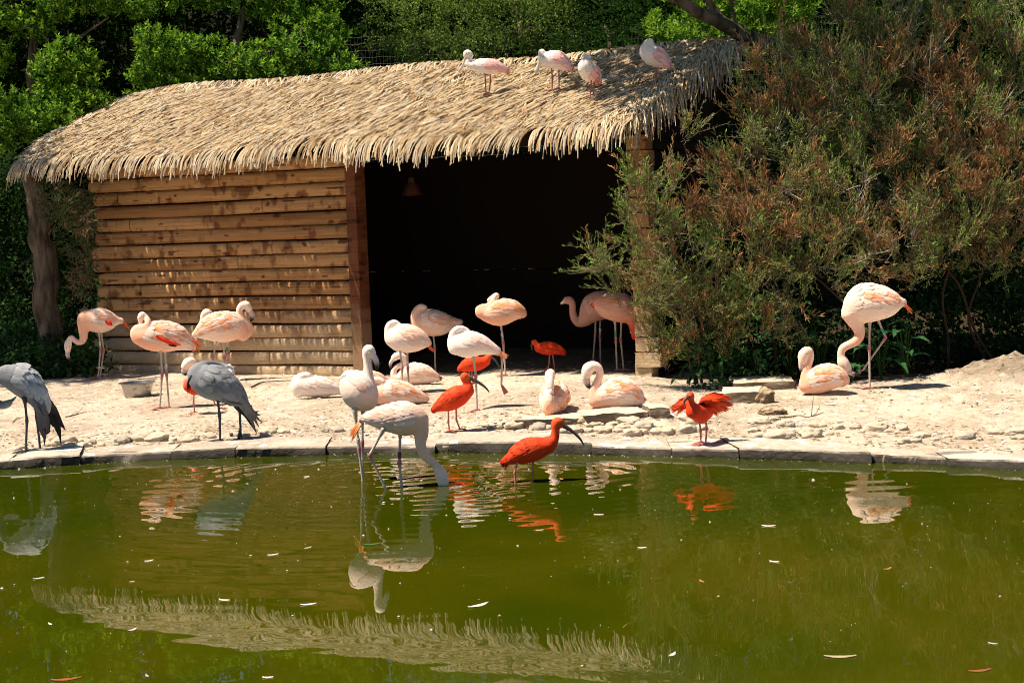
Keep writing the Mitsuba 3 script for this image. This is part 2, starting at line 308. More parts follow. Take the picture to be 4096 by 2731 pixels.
def cobble(px, py, w, seed, label, group):
    c = on_ground(px, py); s = FPX / c[1]; r = RNG(seed)
    rx = 1.12 * w / 2 / s; ry = rx * r.uniform(0.7, 1.0); rz = rx * r.uniform(0.4, 0.62); a = r.uniform(-0.6, 0.6)
    m = trimesh.creation.icosphere(3 if w > 55 else 2, 1.0); v = np.array(m.vertices)
    v = np.sign(v) * np.abs(v) ** 0.85; v *= (1 + 0.45 * (meshkit.fbm(v * 1.4 + seed, 3, seed) - 0.5) * 2)[:, None]
    v = v * [rx, ry, rz]; ca, sa = math.cos(a), math.sin(a); v = np.stack([v[:, 0] * ca - v[:, 1] * sa, v[:, 0] * sa + v[:, 1] * ca, v[:, 2]], -1)
    put('cobble_stone', mikit.ply((v + c + [0, ry * 0.3, rz * 0.35], np.array(m.faces)), f'cobble_{"abc"[seed % 3]}', smooth=True), label=label, cat='stone', group=group)
Cx = lambda x, y: (1950 + x / 1.8827, 1150 + y / 1.8827)
Dx = lambda x, y: (2996 + x / 1.8827, 1050 + y / 1.8827)
Ax = lambda x, y: (x / 2.1382, 1150 + y / 2.1382)
Bx = lambda x, y: (1000 + x / 1.8827, 1150 + y / 1.8827)
MID = [(85, 1055, 80), (200, 1035, 165), (310, 1000, 90), (380, 1050, 140), (445, 1060, 80), (500, 1010, 60), (610, 1000, 100), (715, 990, 150), (650, 1080, 140), (560, 1095, 90), (800, 1030, 130), (880, 1075, 165), (905, 1000, 70),
       (940, 1030, 90), (1070, 1010, 180), (1030, 1050, 110), (1090, 1105, 140), (985, 1080, 90), (1180, 1060, 150), (1170, 1095, 100), (1310, 1035, 160), (1370, 1050, 110), (1315, 1090, 170), (1420, 1075, 130), (1500, 1080, 150), (1530, 1000, 170),
       (1240, 1020, 80), (1600, 1060, 120), (1130, 1060, 90), (20, 1050, 50), (470, 1100, 60), (760, 1080, 90), (1220, 1000, 70), (830, 1000, 80)]
cobbles(Cx, MID, 0.95 / 1.88, 100, 'in the heap below the ledge rocks', 'cobbles below the ledge')
RIGHT = [(30, 1200, 80), (100, 1195, 130), (190, 1180, 90), (40, 1270, 100), (80, 1310, 110), (235, 1305, 215), (330, 1275, 120), (460, 1295, 200), (610, 1290, 60), (670, 1245, 95), (800, 1240, 90), (960, 1250, 190), (1045, 1270, 60), (1155, 1250, 90),
         (850, 1275, 50), (1300, 1300, 110), (1280, 1315, 80), (1640, 1310, 150), (1860, 1280, 120), (2020, 1280, 150), (2050, 1320, 110), (1110, 1340, 60), (1170, 1350, 110), (1260, 1345, 90), (1400, 1335, 70), (1740, 1330, 60), (560, 1230, 60), (1500, 1310, 60), (470, 1230, 100), (280, 1230, 130)]
cobbles(Dx, RIGHT, 0.9 / 1.88, 200, 'along the slabs on the right', 'cobbles along the right slabs')
LEFT = [(130, 1385, 110), (190, 1365, 90), (250, 1400, 70), (405, 1345, 110), (540, 1335, 200), (590, 1360, 130), (690, 1310, 90), (770, 1325, 110), (720, 1350, 120), (470, 1380, 80), (1040, 1310, 150), (1200, 1290, 170), (1340, 1290, 200), (1350, 1305, 90), (1490, 1305, 100), (1615, 1300, 170), (985, 1340, 60), (1460, 1330, 70), (1790, 1275, 120), (2010, 1260, 90), (860, 1345, 80), (2100, 1270, 90), (2280, 1265, 110)]
cobbles(Ax, LEFT, 0.9 / 2.14, 300, 'behind the slabs near the cranes', 'cobbles near the cranes')
CEN = [(660, 1085, 110), (250, 1095, 90), (130, 1100, 150), (560, 1090, 80), (1770, 1045, 70), (1880, 1050, 80), (2000, 1020, 190), (2060, 1050, 90), (1730, 1075, 60)]
cobbles(Bx, CEN, 0.85 / 1.88, 400, 'behind the middle slabs', 'cobbles behind the middle slabs', 0.0)

# ---------------------------------------------------------------- the shed: log walls, thatched roof
HP, HU, HV = np.array([-5.3126, 18.8601]), np.array([0.895712, -0.444635]), np.array([0.444635, 0.895712])
def hut(u, v, z):
    u, v, z = np.broadcast_arrays(np.asarray(u, float), np.asarray(v, float), np.asarray(z, float))
    return np.stack([HP[0] + u * HU[0] + v * HV[0], HP[1] + u * HU[1] + v * HV[1], z], -1)
def _uv(p):
    x, y = p.x - HP[0], p.y - HP[1]
    return x * HU[0] + y * HU[1], x * HV[0] + y * HV[1]
def wood(light, mid, dark, dust):
    def f(p, n, uv):
        u, v = _uv(p); w = u + v * 0.8
        row = dr.floor((p.z - 0.055) / 0.149); rr = cell_rand(row, dr.floor(w * 0.4), 3)
        g = fbm(w * 3.0, p.z * 55, v * 55, 3); st = fbm(w * 4.5, p.z * 9, row, 3); kn = noise(w * 9, p.z * 26, row * 3)
        c = mix(mid, light, smoothstep(0.25, 0.75, g * 0.5 + rr * 0.75 - 0.1))
        c = mix(c, c3(dark), 0.75 * smoothstep(0.58, 0.76, fbm(w * 13, p.z * 7, row, 3) * 0.6 + 0.4 * st + 0.08 * rr))
        c = mix(c, c3(dark) * 0.6, smoothstep(0.86, 0.9, kn) * 0.8)
        c = mix(c, c3(dark) * 0.5, 0.35 * smoothstep(0.62, 0.8, noise(w * 2, p.z * 160, 3.0)))
        if dust is not None:
            m = smoothstep(0.95, 0.35, p.z + 0.35 * (st - 0.5) + 0.12 * (kn - 0.5))
            c = mix(c, mix(dust, c3(dust) * 0.8, noise(w * 60, p.z * 60, 1.0)), m * 0.92)
        return c
    return f
def wood_h(p, n, uv):
    u, v = _uv(p); w = u + v * 0.8
    return 0.004 * fbm(w * 5, p.z * 70, v * 70, 3) + 0.004 * fbm(w * 30, p.z * 30, v * 30, 2)
scene['log_wood'] = two(bump(rough(proc(wood((0.47, 0.268, 0.118), (0.31, 0.158, 0.062), (0.11, 0.034, 0.013), (0.5, 0.39, 0.255))), 0.8, 0.2), wood_h, 1.0))
scene['jamb_wood'] = two(bump(rough(proc(wood((0.17, 0.06, 0.024), (0.125, 0.04, 0.016), (0.06, 0.016, 0.007), (0.3, 0.19, 0.11))), 0.75, 0.25), wood_h, 0.6))
scene['shaded_wood'] = two(rough(RGB(0.022, 0.015, 0.01), 0.9, 0.1))  # near-black wood: the shade in and around the shed is put into the colour

shed = thing('shed', 'log-walled animal shed with thatched roof and a wide dark opening', 'shed')
def log_mesh(u0, u1, vc, zc, seed, depth=0.062, hh=0.074, axis='u'):
    n = max(5, int((u1 - u0) / 0.16)); r = RNG(seed)
    t = np.linspace(0, 1, n + 1); t = np.concatenate([[0, 0.006], t[1:-1], [0.994, 1]])
    ang = np.linspace(0, 2 * np.pi, 13)[:-1]
    pv, pz = np.cos(ang), np.sin(ang)
    pz = np.sign(pz) * np.abs(pz) ** 0.75; pv = np.sign(pv) * np.abs(pv) ** 0.78
    end = np.where((t == 0) | (t == 1), 0.86, 1.0)
    th = r.normal(0, 0.02); bow = r.normal(0, 0.006)
    prof = meshkit.fbm(np.stack([t * (u1 - u0) * 2.2, t * 0 + seed, t * 0], -1), 3, seed) - 0.5
    rad = (0.96 + th + 0.12 * prof) * end
    A = u0 + (u1 - u0) * t
    a = np.repeat(A, 12); b = (vc - depth * rad[:, None] * pv[None]).ravel(); z = (zc + (bow * np.sin(t * 3.1))[:, None] + hh * np.minimum(rad, 0.985 * end)[:, None] * pz[None]).ravel()
    v = hut(a, b, z) if axis == 'u' else hut(b, a, z)
    m = len(t); i, j = np.meshgrid(np.arange(m - 1), np.arange(12), indexing='ij'); j2 = (j + 1) % 12
    q = np.stack([i * 12 + j, i * 12 + j2, (i + 1) * 12 + j2, (i + 1) * 12 + j], -1).reshape(-1, 4)
    if axis == 'v': q = q[:, ::-1]
    f = np.vstack([q[:, [0, 1, 2]], q[:, [0, 2, 3]]]); k = np.arange(1, 11)
    c0 = np.stack([k * 0, k + 1, k], 1); c1 = np.stack([k * 0, k, k + 1], 1) + (m - 1) * 12
    if axis == 'v': c0, c1 = c0[:, ::-1], c1[:, ::-1]
    return v, np.vstack([f, c0, c1])
NC, CH, Z0 = 16, 0.149, 0.055
fw = tag(key('front_wall', shed))
rj = RNG(77)
split = {0: 2.0, 1: 2.75, 3: 1.15, 4: 2.9, 6: 1.05, 8: 2.4, 9: 2.85, 11: 0.95, 12: 2.75, 13: 0.8, 14: 2.2}
for k in range(NC):
    zc = Z0 + CH * (k + 0.5); left = 0.45 + rj.normal(0, 0.035) - (0.03 if k % 2 else 0)
    cuts = [left] + ([split[k]] if k in split else []) + [3.86]
    for a, b in zip(cuts[:-1], cuts[1:]):
        put('log', mikit.ply(log_mesh(a + 0.004, b - 0.004, 0.54, zc, 600 + k * 5 + int(b > 3)), 'log_wood', smooth=40), fw)
def prism(u, v, z, bsdf, parent, name, seed=1, amp=0.006):
    m = lambda p: hut(u[0] + (u[1] - u[0]) * p[:, 0], v[0] + (v[1] - v[0]) * p[:, 1], z[0] + (z[1] - z[0]) * p[:, 2])
    n = [max(1, min(24, int(abs(d[1] - d[0]) / 0.1))) for d in (u, v, z)]
    # hut frame is left-handed in (u, v, z)?  u x v = +z, so no flip
    return put(name, mikit.ply(rough_block(m, *n, seed, amp, 9.0), bsdf, smooth=30), parent)
prism((3.865, 3.985), (0.40, 0.60), (0.03, 2.42), 'jamb_wood', shed, 'door_jamb', 5)
prism((3.99, 7.03), (0.54, 0.60), (2.40, 2.52), 'shaded_wood', shed, 'lintel', 6)
prism((0.5, 3.86), (0.585, 0.61), (0.0, 2.43), 'shaded_wood', shed, 'added_backing', 8, 0.0)  # panel added behind the logs to stop light showing through the gaps
rp = tag(key('corner_post', shed))
for k in range(NC):
    r = RNG(900 + k); w = 0.19 + r.uniform(-0.015, 0.03) + (0.05 if k in (1, 2) else 0); zc = Z0 + CH * k + 0.012; s = r.uniform(-0.012, 0.012)
    prism((7.035 + s, 7.035 + s + w), (0.43 + r.uniform(-0.02, 0.02), 0.62), (zc, zc + CH - 0.012), 'log_wood', rp, 'log_end', 30 + k, 0.014)
for nm, uu in (('left_wall', 0.55), ('right_wall', 7.13)):
    w = tag(key(nm.split('_')[1] if False else nm, shed))
    for k in range(NC): put('log', mikit.ply(log_mesh(0.63, 3.3, uu, Z0 + CH * (k + 0.5), 700 + k, axis='v'), 'log_wood' if uu < 1 else 'shaded_wood', smooth=40), w)  # right wall takes the near-black wood to imitate deep shade on its logs
bw = tag(key('back_wall', shed))
for k in range(NC):
    gap = 0.012 if k == 6 else 0.0
    prism((0.5, 7.2), (3.2, 3.3), (Z0 + CH * k - 0.01, Z0 + CH * (k + 1) - 0.009 - gap), 'shaded_wood', bw, 'plank', 60 + k, 0.0)

VR = 2.1                                  # ridge
def roof_z(u, v):
    v = np.asarray(v, float); u = np.asarray(u, float)
    a = 2.50 + 0.445 * np.minimum(v, VR) - 0.50 * np.maximum(v - VR, 0)
    a = a - 0.05 * np.exp(-((v - VR) / 0.18) ** 2)
    drop = np.clip((1.1 - u) / 1.5, 0, 1)
    return a - 0.09 * drop ** 2 * np.clip(v / VR, 0, 1) + 0.02 * np.sin(u * 1.9 + 0.7)
def u_end(v): return 7.16 + 0.27 * np.clip(v, 0, VR)
# deck under the thatch and gables
uu, vv = np.meshgrid(np.linspace(-0.25, 7.1, 30), np.linspace(0.36, 3.5, 30), indexing='ij')
ue = uu + (uu > 5) * (uu - 5) / 2.1 * 0.25 * np.clip(vv / VR, 0, 1)
top, bot = hut(ue, vv, roof_z(uu, vv) - 0.05), hut(ue, vv, roof_z(uu, vv) - 0.10)
i, j = np.meshgrid(np.arange(29), np.arange(29), indexing='ij'); q = np.stack([i * 30 + j, (i + 1) * 30 + j, (i + 1) * 30 + j + 1, i * 30 + j + 1], -1).reshape(-1, 4)
roof = tag(key('roof', shed))
put('deck', mikit.ply((np.vstack([top.reshape(-1, 3), bot.reshape(-1, 3)]), np.vstack([q, q[:, ::-1] + 900])), 'shaded_wood', smooth=True), roof)
from shapely.geometry import Polygon
for nm, uc in (('gable', 0.5), ('gable', 7.1)):
    poly = trimesh.creation.extrude_polygon(Polygon([(0.6, 2.40), (3.3, 2.40), (3.3, 2.38), (VR, 3.28), (0.6, 2.62)]), 0.06, engine='earcut')
    p = np.array(poly.vertices); put(nm, mikit.ply((hut(uc + p[:, 2], p[:, 0], p[:, 1]), np.array(poly.faces)), 'shaded_wood'), shed)

# thatch: every reed strip is a small prism laid down the slope, the lowest ones bending over the eave
A_ = np.linspace(0, 1, 400)
SL = math.atan(0.445)
flat_len = (VR - 0.02) / math.cos(SL)
arc = np.concatenate([np.linspace(0, flat_len, 200)[:-1], np.linspace(flat_len, flat_len + 0.5, 120)])
angle = np.where(arc < flat_len, SL, SL + np.clip((arc - flat_len) / 0.30, 0, 1) * (math.radians(84) - SL))
step = np.diff(arc, prepend=0); PV = VR - np.cumsum(np.cos(angle) * step); PZ = -np.cumsum(np.sin(angle) * step)
def prof(a):
    v = np.interp(a, arc, PV); th = np.interp(a, arc, angle)
    return v, np.interp(a, arc, PZ), th
def strips(P, N, wid, col):
    """P (n, k, 3) centre lines, N (n, k, 3) outward normals, wid (n, k): triangular prisms"""
    n, k, _ = P.shape; t = unit(np.gradient(P, axis=1)); B = unit(np.cross(t, N))
    ring = np.stack([P + B * wid[..., None] * 0.5, P + N * wid[..., None] * 0.45, P - B * wid[..., None] * 0.5], 2)
    i, a, b = np.meshgrid(np.arange(n), np.arange(k - 1), np.arange(3), indexing='ij'); b2 = (b + 1) % 3
    ix = lambda a, b: (i * k + a) * 3 + b
    q = np.stack([ix(a, b), ix(a, b2), ix(a + 1, b2), ix(a + 1, b)], -1).reshape(-1, 4)
    return ring.reshape(-1, 3), q, np.repeat(col.reshape(n, k, 3), 3, axis=1).reshape(-1, 3)
def reed_colors(r, n, k):
    pick = r.random(n); c = np.array([0.56, 0.45, 0.295]) * np.ones((n, 1))
    c = np.where((pick < 0.22)[:, None], [0.66, 0.58, 0.43], c); c = np.where((pick > 0.72)[:, None], [0.47, 0.32, 0.16], c)
    c = np.where((pick > 0.84)[:, None], [0.22, 0.15, 0.085], c); c = np.where(((pick > 0.60) & (pick < 0.70))[:, None], [0.5, 0.45, 0.38], c)
    c = c * (0.8 + 0.35 * r.random((n, 1)))
    return np.repeat(c[:, None], k, 1) * (0.85 + 0.2 * np.linspace(0, 1, k))[None, :, None]
def lay(seed, u, a0, ln, k, lift0, lift1, wmin, wmax, tuft=0.0, drift=0.06):
    r = RNG(seed); n = len(u); t = np.linspace(0, 1, k)[None]
    a = np.clip(a0[:, None] + ln[:, None] * t, 0, arc[-1]); v, z, th = prof(a)
    field = meshkit.fbm(np.stack([u * 2.2, a0 * 2.5, u * 0 + seed], -1), 3, seed) - 0.5
    du = (r.normal(0, drift, n) + field * 0.30)[:, None] * t * ln[:, None] / 0.5
    if tuft:
        cell = np.floor(u / tuft + 0.4 * np.sin(u * 7)); du = du + ((cell + 0.5) * tuft - u)[:, None] * 0.93 * t ** 0.5 + (meshkit.noise(np.stack([cell, cell * 0, cell * 0], -1), 5) - 0.5)[:, None] * 0.05 * t ** 2
    U = u[:, None] + du
    base = roof_z(U, VR) - (2.50 + 0.445 * VR)               # sag of the ridge line, eased out towards the eave
    base = base * np.clip(v / VR, 0, 1) + 0.02 * np.sin(U * 1.9 + 0.7) * (1 - np.clip(v / VR, 0, 1))
    zz = 2.50 + 0.445 * VR + z + base
    w = lift0 + (lift1 - lift0) * t + r.normal(0, 0.005 if tuft else 0.012, n)[:, None]
    flare = 0.27 * np.clip(v, 0, VR) * np.clip((U - 4.5) / 2.6, 0, 1) - 0.27 * np.clip(v / 0.7, 0, 1) * np.clip((1.0 - U) / 1.1, 0, 1)
    P = hut(U + flare, v - np.sin(th) * w * 1.0, zz + np.cos(th) * w)
    N = hut(0 * U, -np.sin(th), np.cos(th)) - hut(0 * U, 0 * U, 0 * U)
    wid = (r.uniform(wmin, wmax, n))[:, None] * np.array(np.interp(np.linspace(0, 1, k), [0, .5, 1], [0.8, 1, 0.55]))[None]
    return P, unit(N), wid, reed_colors(r, n, k)
rows, us, al = np.arange(-0.05, flat_len - 0.30, 0.042), [], []
rt = RNG(4)
for a in rows:
    n = 380; us.append(-0.16 + 7.32 * (np.arange(n) + rt.random(n)) / n); al.append(a + rt.normal(0, 0.02, n))
us, al = np.concatenate(us), np.concatenate(al); tm = MB()
tm.add(*strips(*lay(31, us, al, rt.uniform(0.16, 0.42, len(us)), 4, 0.0, 0.036, 0.010, 0.021, drift=0.09)))
th_ = put('thatch', tm.shape('reed', smooth=False), roof, kind='stuff')
fm = MB()
for lay_i, (n, back, tl) in enumerate(((330, 0.52, 0.36), (300, 0.42, 0.30), (210, 0.30, 0.26))):
    u = -0.18 + 7.36 * (np.arange(n) + rt.random(n)) / n; a0 = np.full(n, flat_len - back + 0.30) + rt.normal(0, 0.03, n) - 0.12
    end = flat_len + 0.225 + 0.12 * (meshkit.noise(np.stack([u * 9, u * 0, u * 0], -1), 3) - 0.3) + rt.normal(0, 0.042, n)
    fm.add(*strips(*lay(41 + lay_i, u, a0, end - a0, 7, 0.01, 0.03 - 0.012 * lay_i, 0.013, 0.024, tuft=0.115, drift=0.035)))
put('eave_fringe', fm.shape('reed', smooth=False), roof, kind='stuff')
# verges: strips that leave the roof's ends sideways and hang over them; ridge tufts
def hang(seed, n, side):
    r = RNG(seed); v = VR * r.random(n) ** 0.9; k = 7; t = np.linspace(0, 1, k)[None]
    u0 = (u_end(v) - r.uniform(0.0, 0.25, n)) if side > 0 else -0.14 - 0.25 * np.clip(v / 0.7, 0, 1) + r.uniform(0, 0.25, n)
    ln = (r.uniform(0.25, 0.5, n) * np.clip(0.45 + v / 0.9, 0, 1))[:, None]; out = r.uniform(0.0, 0.35, n)[:, None]
    uu = u0[:, None] + side * out * ln * t; v_ = v[:, None] - ln * (1 - 0.55 * out) * t * np.cos(SL) * r.uniform(0.5, 1, n)[:, None]
    zz = roof_z(u0, v)[:, None] + 0.02 + 0.03 * r.random(n)[:, None] - (v[:, None] - v_) * 0.445 - ln * r.uniform(0.15, 0.75, n)[:, None] * t ** 2
    P = hut(uu, v_, zz); N = np.broadcast_to(unit(np.array([side * HU[0] * 0.5 - HV[0] * 0.3, side * HU[1] * 0.5 - HV[1] * 0.3, 0.8])), P.shape)
    return strips(P, N, r.uniform(0.010, 0.02, n)[:, None] * np.interp(np.linspace(0, 1, k), [0, .6, 1], [1, 1, .5])[None], reed_colors(r, n, k))
vm = MB(); vm.add(*hang(51, 800, 1)); vm.add(*hang(52, 600, -1))
n = 1500; r = RNG(53); u0 = -0.4 + 8.1 * r.random(n); t = np.linspace(0, 1, 5)[None]; ln = r.uniform(0.12, 0.26, n)[:, None]
sd = np.where(r.random(n) < 0.5, 1, -1)[:, None]; v_ = VR + sd * ln * t * 0.9; uu = u0[:, None] + r.normal(0, 0.07, n)[:, None] * t
P = hut(uu, v_, roof_z(uu, np.full_like(uu, VR)) + 0.045 + 0.02 * r.random(n)[:, None] - 0.445 * ln * t * 0.8 - 0.05 * t ** 2)
vm.add(*strips(P, np.broadcast_to([0, 0, 1.0], P.shape), r.uniform(0.01, 0.02, n)[:, None] * np.ones((1, 5)), reed_colors(r, n, 5)))
put('verge_thatch', vm.shape('reed', smooth=False), roof, kind='stuff')
def on_roof(x, y):
    d = ray(x, y); t = np.linspace(13, 21, 6000); p = EYE + t[:, None] * d / d[1]
    u, v = (p[:, :2] - HP) @ HU, (p[:, :2] - HP) @ HV
    hit = np.nonzero((p[:, 2] < roof_z(u, v) + 0.045) & (v > 0))[0]
    return p[hit[0]] if len(hit) else p[3000]
# pendant lamp hanging inside
lampc = hut(3.80, 1.9, 1.98); prof_ = [(0.0, 0.20), (0.035, 0.20), (0.04, 0.14), (0.075, 0.11), (0.115, 0.0), (0.11, 0.0), (0.07, 0.105), (0.0, 0.12)]
pl = thing('heat_lamp', 'rusty bell-shaped lamp shade hanging in the dark of the shed', 'lamp')
m = trimesh.creation.revolve(np.array(prof_), sections=28)
scene['rust'] = two(rough(RGB(0.12, 0.045, 0.022), 0.7, 0.3))
put('shade', mikit.ply((np.array(m.vertices) + lampc, np.array(m.faces)), 'rust', smooth=40), pl)
cv, cf = tube([lampc + [0, 0, 0.18], lampc + [0, 0, 0.9]], 0.006, 6)
put('cord', mikit.ply((cv, cf), 'shaded_wood', smooth=True), pl)
# steel bowl on the sand
bc = on_ground(*Ax(1178, 930)); R = 0.168
pr = [(0.0, 0.004), (R * 0.72, 0.0), (R * 0.76, 0.004), (R * 0.86, 0.095), (R * 0.94, 0.128), (R * 1.06, 0.134), (R * 1.06, 0.139), (R * 0.93, 0.134), (R * 0.84, 0.098), (R * 0.73, 0.01), (0.0, 0.01)]
m = trimesh.creation.revolve(np.array(pr), sections=48)
def steel_r(p, n, uv): return 0.26 + 0.25 * fbm(p.x * 25, p.y * 25, p.z * 40, 2)
def steel_c(p, n, uv): return mix((0.42, 0.41, 0.40), (0.24, 0.22, 0.19), smoothstep(0.5, 0.75, fbm(p.x * 18, p.y * 18, p.z * 26, 3)))
scene['steel'] = two({'type': 'principled', 'base_color': proc(steel_c), 'metallic': 1.0, 'roughness': proc(steel_r)})
put('feeding_bowl', mikit.ply((np.array(m.vertices) + bc, np.array(m.faces)), 'steel', smooth=35), label='stainless steel bowl on the sand left of the preening flamingo', cat='bowl')

# ---------------------------------------------------------------- birds
def crop(x0, y0, s): return lambda x, y: (x0 + x / s, y0 + y / s)
cA, cB, cC, cD = crop(0, 1150, 2.1382), crop(1000, 1150, 1.8827), crop(1950, 1150, 1.8827), crop(2996, 1050, 1.8827)
cE, cI, cK = crop(1700, 100, 2.1382), crop(1500, 1150, 2.8517), crop(2900, 1000, 1.9666)
CSC = {cA: 2.1382, cB: 1.8827, cC: 1.8827, cD: 1.8827, cE: 2.1382, cI: 2.8517, cK: 1.9666}
PINK, PALE, SALMON, ORANGE, RED = (0.86, 0.56, 0.44), (0.90, 0.73, 0.64), (0.84, 0.42, 0.28), (0.85, 0.27, 0.07), (0.75, 0.05, 0.02)
WHITE, IBIS, IBISD = (0.90, 0.79, 0.73), (0.74, 0.045, 0.008), (0.62, 0.025, 0.006)
GREY, DGREY, BLACK = (0.22, 0.24, 0.275), (0.06, 0.065, 0.08), (0.018, 0.018, 0.022)
SPOON, SPINK, LEG_F, KNEE_F, LEG_I = (0.74, 0.69, 0.68), (0.78, 0.40, 0.42), (0.46, 0.40, 0.35), (0.40, 0.12, 0.14), (0.55, 0.16, 0.13)

class Bird:
    """one bird: a smooth body with neck, head and legs as one mesh; wings, tail, bill, eyes, leg bands as parts"""
    def __init__(s, kind, T, at, label, cat, group=None, water=False, roof=False, plane=None, seed=1, wf=0.82, yaw=0.0):
        s.T, s.sc, s.r, s.wf, s.yaw, s.seed = T, CSC[T], RNG(seed), wf, yaw, seed
        px = T(*at)
        s.P = on_z(*px) if water else on_roof(*px) if roof else on_ground(*px)
        if plane: s.P = s.P + unit(np.array([*(s.P - EYE)[:2], 0])) * plane
        nz = unit(np.array([*(s.P - EYE)[:2], 0])); s.nz = nz; s.ta = np.array([nz[1], -nz[0], 0.0])
        s.dist = (s.P - EYE) @ nz; s.pxm = FPX / ((s.P - EYE) @ FW) * s.sc       # crop pixels per metre
        s.key = thing(kind, label, cat, group); s.segs = []; s.extra = MB(); s.ref = None
    def q(s, x, y, b=0.0):
        d = ray(*s.T(x, y)); p = EYE + d * (s.dist / (d @ s.nz)) - s.P
        a = p @ s.ta
        if s.ref is None: s.ref = a
        return np.array([a, b + (a - s.ref) * math.tan(s.yaw), p[2]])
    def w(s, L): L = np.asarray(L, float); return s.P + L[..., :1] * s.ta + L[..., 1:2] * s.nz + L[..., 2:] * np.array([0, 0, 1.0])
    def chain(s, pts, cols, n=None, width=1.0, tag=''):
        """pts rows (x, y, radius[, b]) in crop pixels (b in metres)"""
        L = np.array([[*s.q(p[0], p[1], p[3] if len(p) > 3 else 0), p[2] / s.pxm] for p in pts])
        m = n or max(6, 3 * len(pts)); S = spline(L, m); S[:, 3] = np.maximum(S[:, 3], 0.004)
        c = np.asarray(cols, float); t = np.linspace(0, len(c) - 1, m)
        C = np.stack([np.interp(t, np.arange(len(c)), c[:, k]) for k in range(3)], 1)
        s.segs.append((S, C, width, tag)); return S
    def sdf(s, X, only=None):
        out = np.full(len(X), 1e3)
        for S, C, width, tg in s.segs:
            if only and tg not in only: continue
            d = np.full(len(X), 1e3); sc = np.array([1, 1 / width, 1])
            for k in range(len(S) - 1):
                a, b = S[k, :3] * sc, S[k + 1, :3] * sc; ab = b - a; xs = X * sc - a
                h = np.clip(xs @ ab / (ab @ ab + 1e-12), 0, 1)
                d = np.minimum(d, np.linalg.norm(xs - h[:, None] * ab, axis=1) - (S[k, 3] * (1 - h) + S[k + 1, 3] * h))
            kk = 0.022; m = np.clip(0.5 + 0.5 * (d - out) / kk, 0, 1)
            out = np.where(out > 100, d, d * (1 - m) + out * m - kk * m * (1 - m))
        return out
    def grad(s, X, only=None):
        e = 0.004; return unit(np.stack([s.sdf(X + e * np.eye(3)[k], only) - s.sdf(X - e * np.eye(3)[k], only) for k in range(3)], 1))
    def project(s, X, only=None, n=3):
        g = s.grad(X, only)
        for k in range(n): X = X - g * np.clip(s.sdf(X, only), -0.05, 0.05)[:, None]
        return X, s.grad(X, only)
    def leg(s, pts, b, rad=0.0085, cols=(LEG_F, KNEE_F, LEG_F), knee=0.0155, toes=None, face=-1, web=True, toe=0.085, hip=True, foot=True):
        """pts: hip, ankle joint, foot (crop pixels); toes: the pixel towards which a lifted foot's toes hang"""
        L = [s.q(*p, b) for p in pts]
        L[0] = L[0] + np.array([0, 0, 0.05])
        dense, rr, cc = [], [], []
        for k in range(len(L) - 1):
            for t in np.linspace(0, 1, 10)[(1 if k else 0):]:
                dense.append(L[k] * (1 - t) + L[k + 1] * t)
                e = math.exp(-((t - 1) / 0.10) ** 2) if k == 0 else math.exp(-(t / 0.13) ** 2) if k == 1 else 0
                h = math.exp(-(t / 0.25) ** 2) if k == 0 else 0
                rr.append(rad + (knee - rad) * e + rad * 1.3 * h * hip)
                base = np.array(cols[0] if k == 0 else cols[2]); cc.append(base * (1 - e) + np.array(cols[1]) * e)
        D = np.array(dense); n = len(D)
        v, f = tube(s.w(D), rr, 8); s.extra.add(v, f, np.vstack([np.repeat(np.array(cc), 8, 0), cc[0:1], cc[-1:]]))
        if not foot: return D
        F = D[-1].copy(); tc = np.array(KNEE_F) * 1.3 if web else np.array(cols[2])
        if toes is None:
            tips = [F + toe * np.array([face * math.cos(an), math.sin(an), 0]) * (1 if an == 0 else 0.88) for an in (-0.55, 0, 0.55)]
            if not s.onroof: 
                for t_ in tips: t_[2] = ground_z(*s.w(t_)[:2]) - s.P[2] + 0.006 if not s.inwater else t_[2]
            tips.append(F + np.array([-face * toe * 0.35, 0, 0.0]))
            F = F + np.array([0, 0, 0.010])
        else:
            g = s.q(*toes, b) - F; g = unit(g) * toe
            tips = [F + g + np.array([0.25, 0, 0.1]) * toe * m * 0.8 + np.array([0, 0.3 * toe * m, 0]) for m in (-1, 0, 1)]
        for t_ in tips:
            v, f = tube(s.w(np.array([F, F * 0.5 + t_ * 0.5 + [0, 0, 0.004], t_])), [rad * 1.0, rad * 0.8, rad * 0.4], 6); s.extra.add(v, f, tc)
        if web:
            W = s.w(np.array([F + [0, 0, .003], tips[0], (tips[0] + tips[1]) / 2 * 0.94 + F * 0.06, tips[1], (tips[1] + tips[2]) / 2 * 0.94 + F * 0.06, tips[2]]))
            W = np.vstack([W + [0, 0, 0.003], W - [0, 0, 0.001]]); f = [[0, k, k + 1] for k in range(1, 5)] + [[6, 7 + k, 6 + k] for k in range(1, 5)]
            s.extra.add(W, np.array(f), tc)
        return D
    onroof = inwater = False
    def band(s, D, t, col, name='leg_band'):
        """ring round a leg at fraction t of its upper (0..1) or lower (1..2) part"""
        k = t * 9; i = int(k); p = D[i] * (1 - (k - i)) + D[i + 1] * (k - i); d = unit(D[i + 1] - D[i])
        v, f = tube(s.w(np.array([p - d * 0.021, p - d * 0.0205, p + d * 0.0205, p + d * 0.021])), [0.009, 0.0125, 0.0125, 0.009], 10)
        put(name, mikit.ply((v, f), f'band_{col}', smooth=30), s.key)
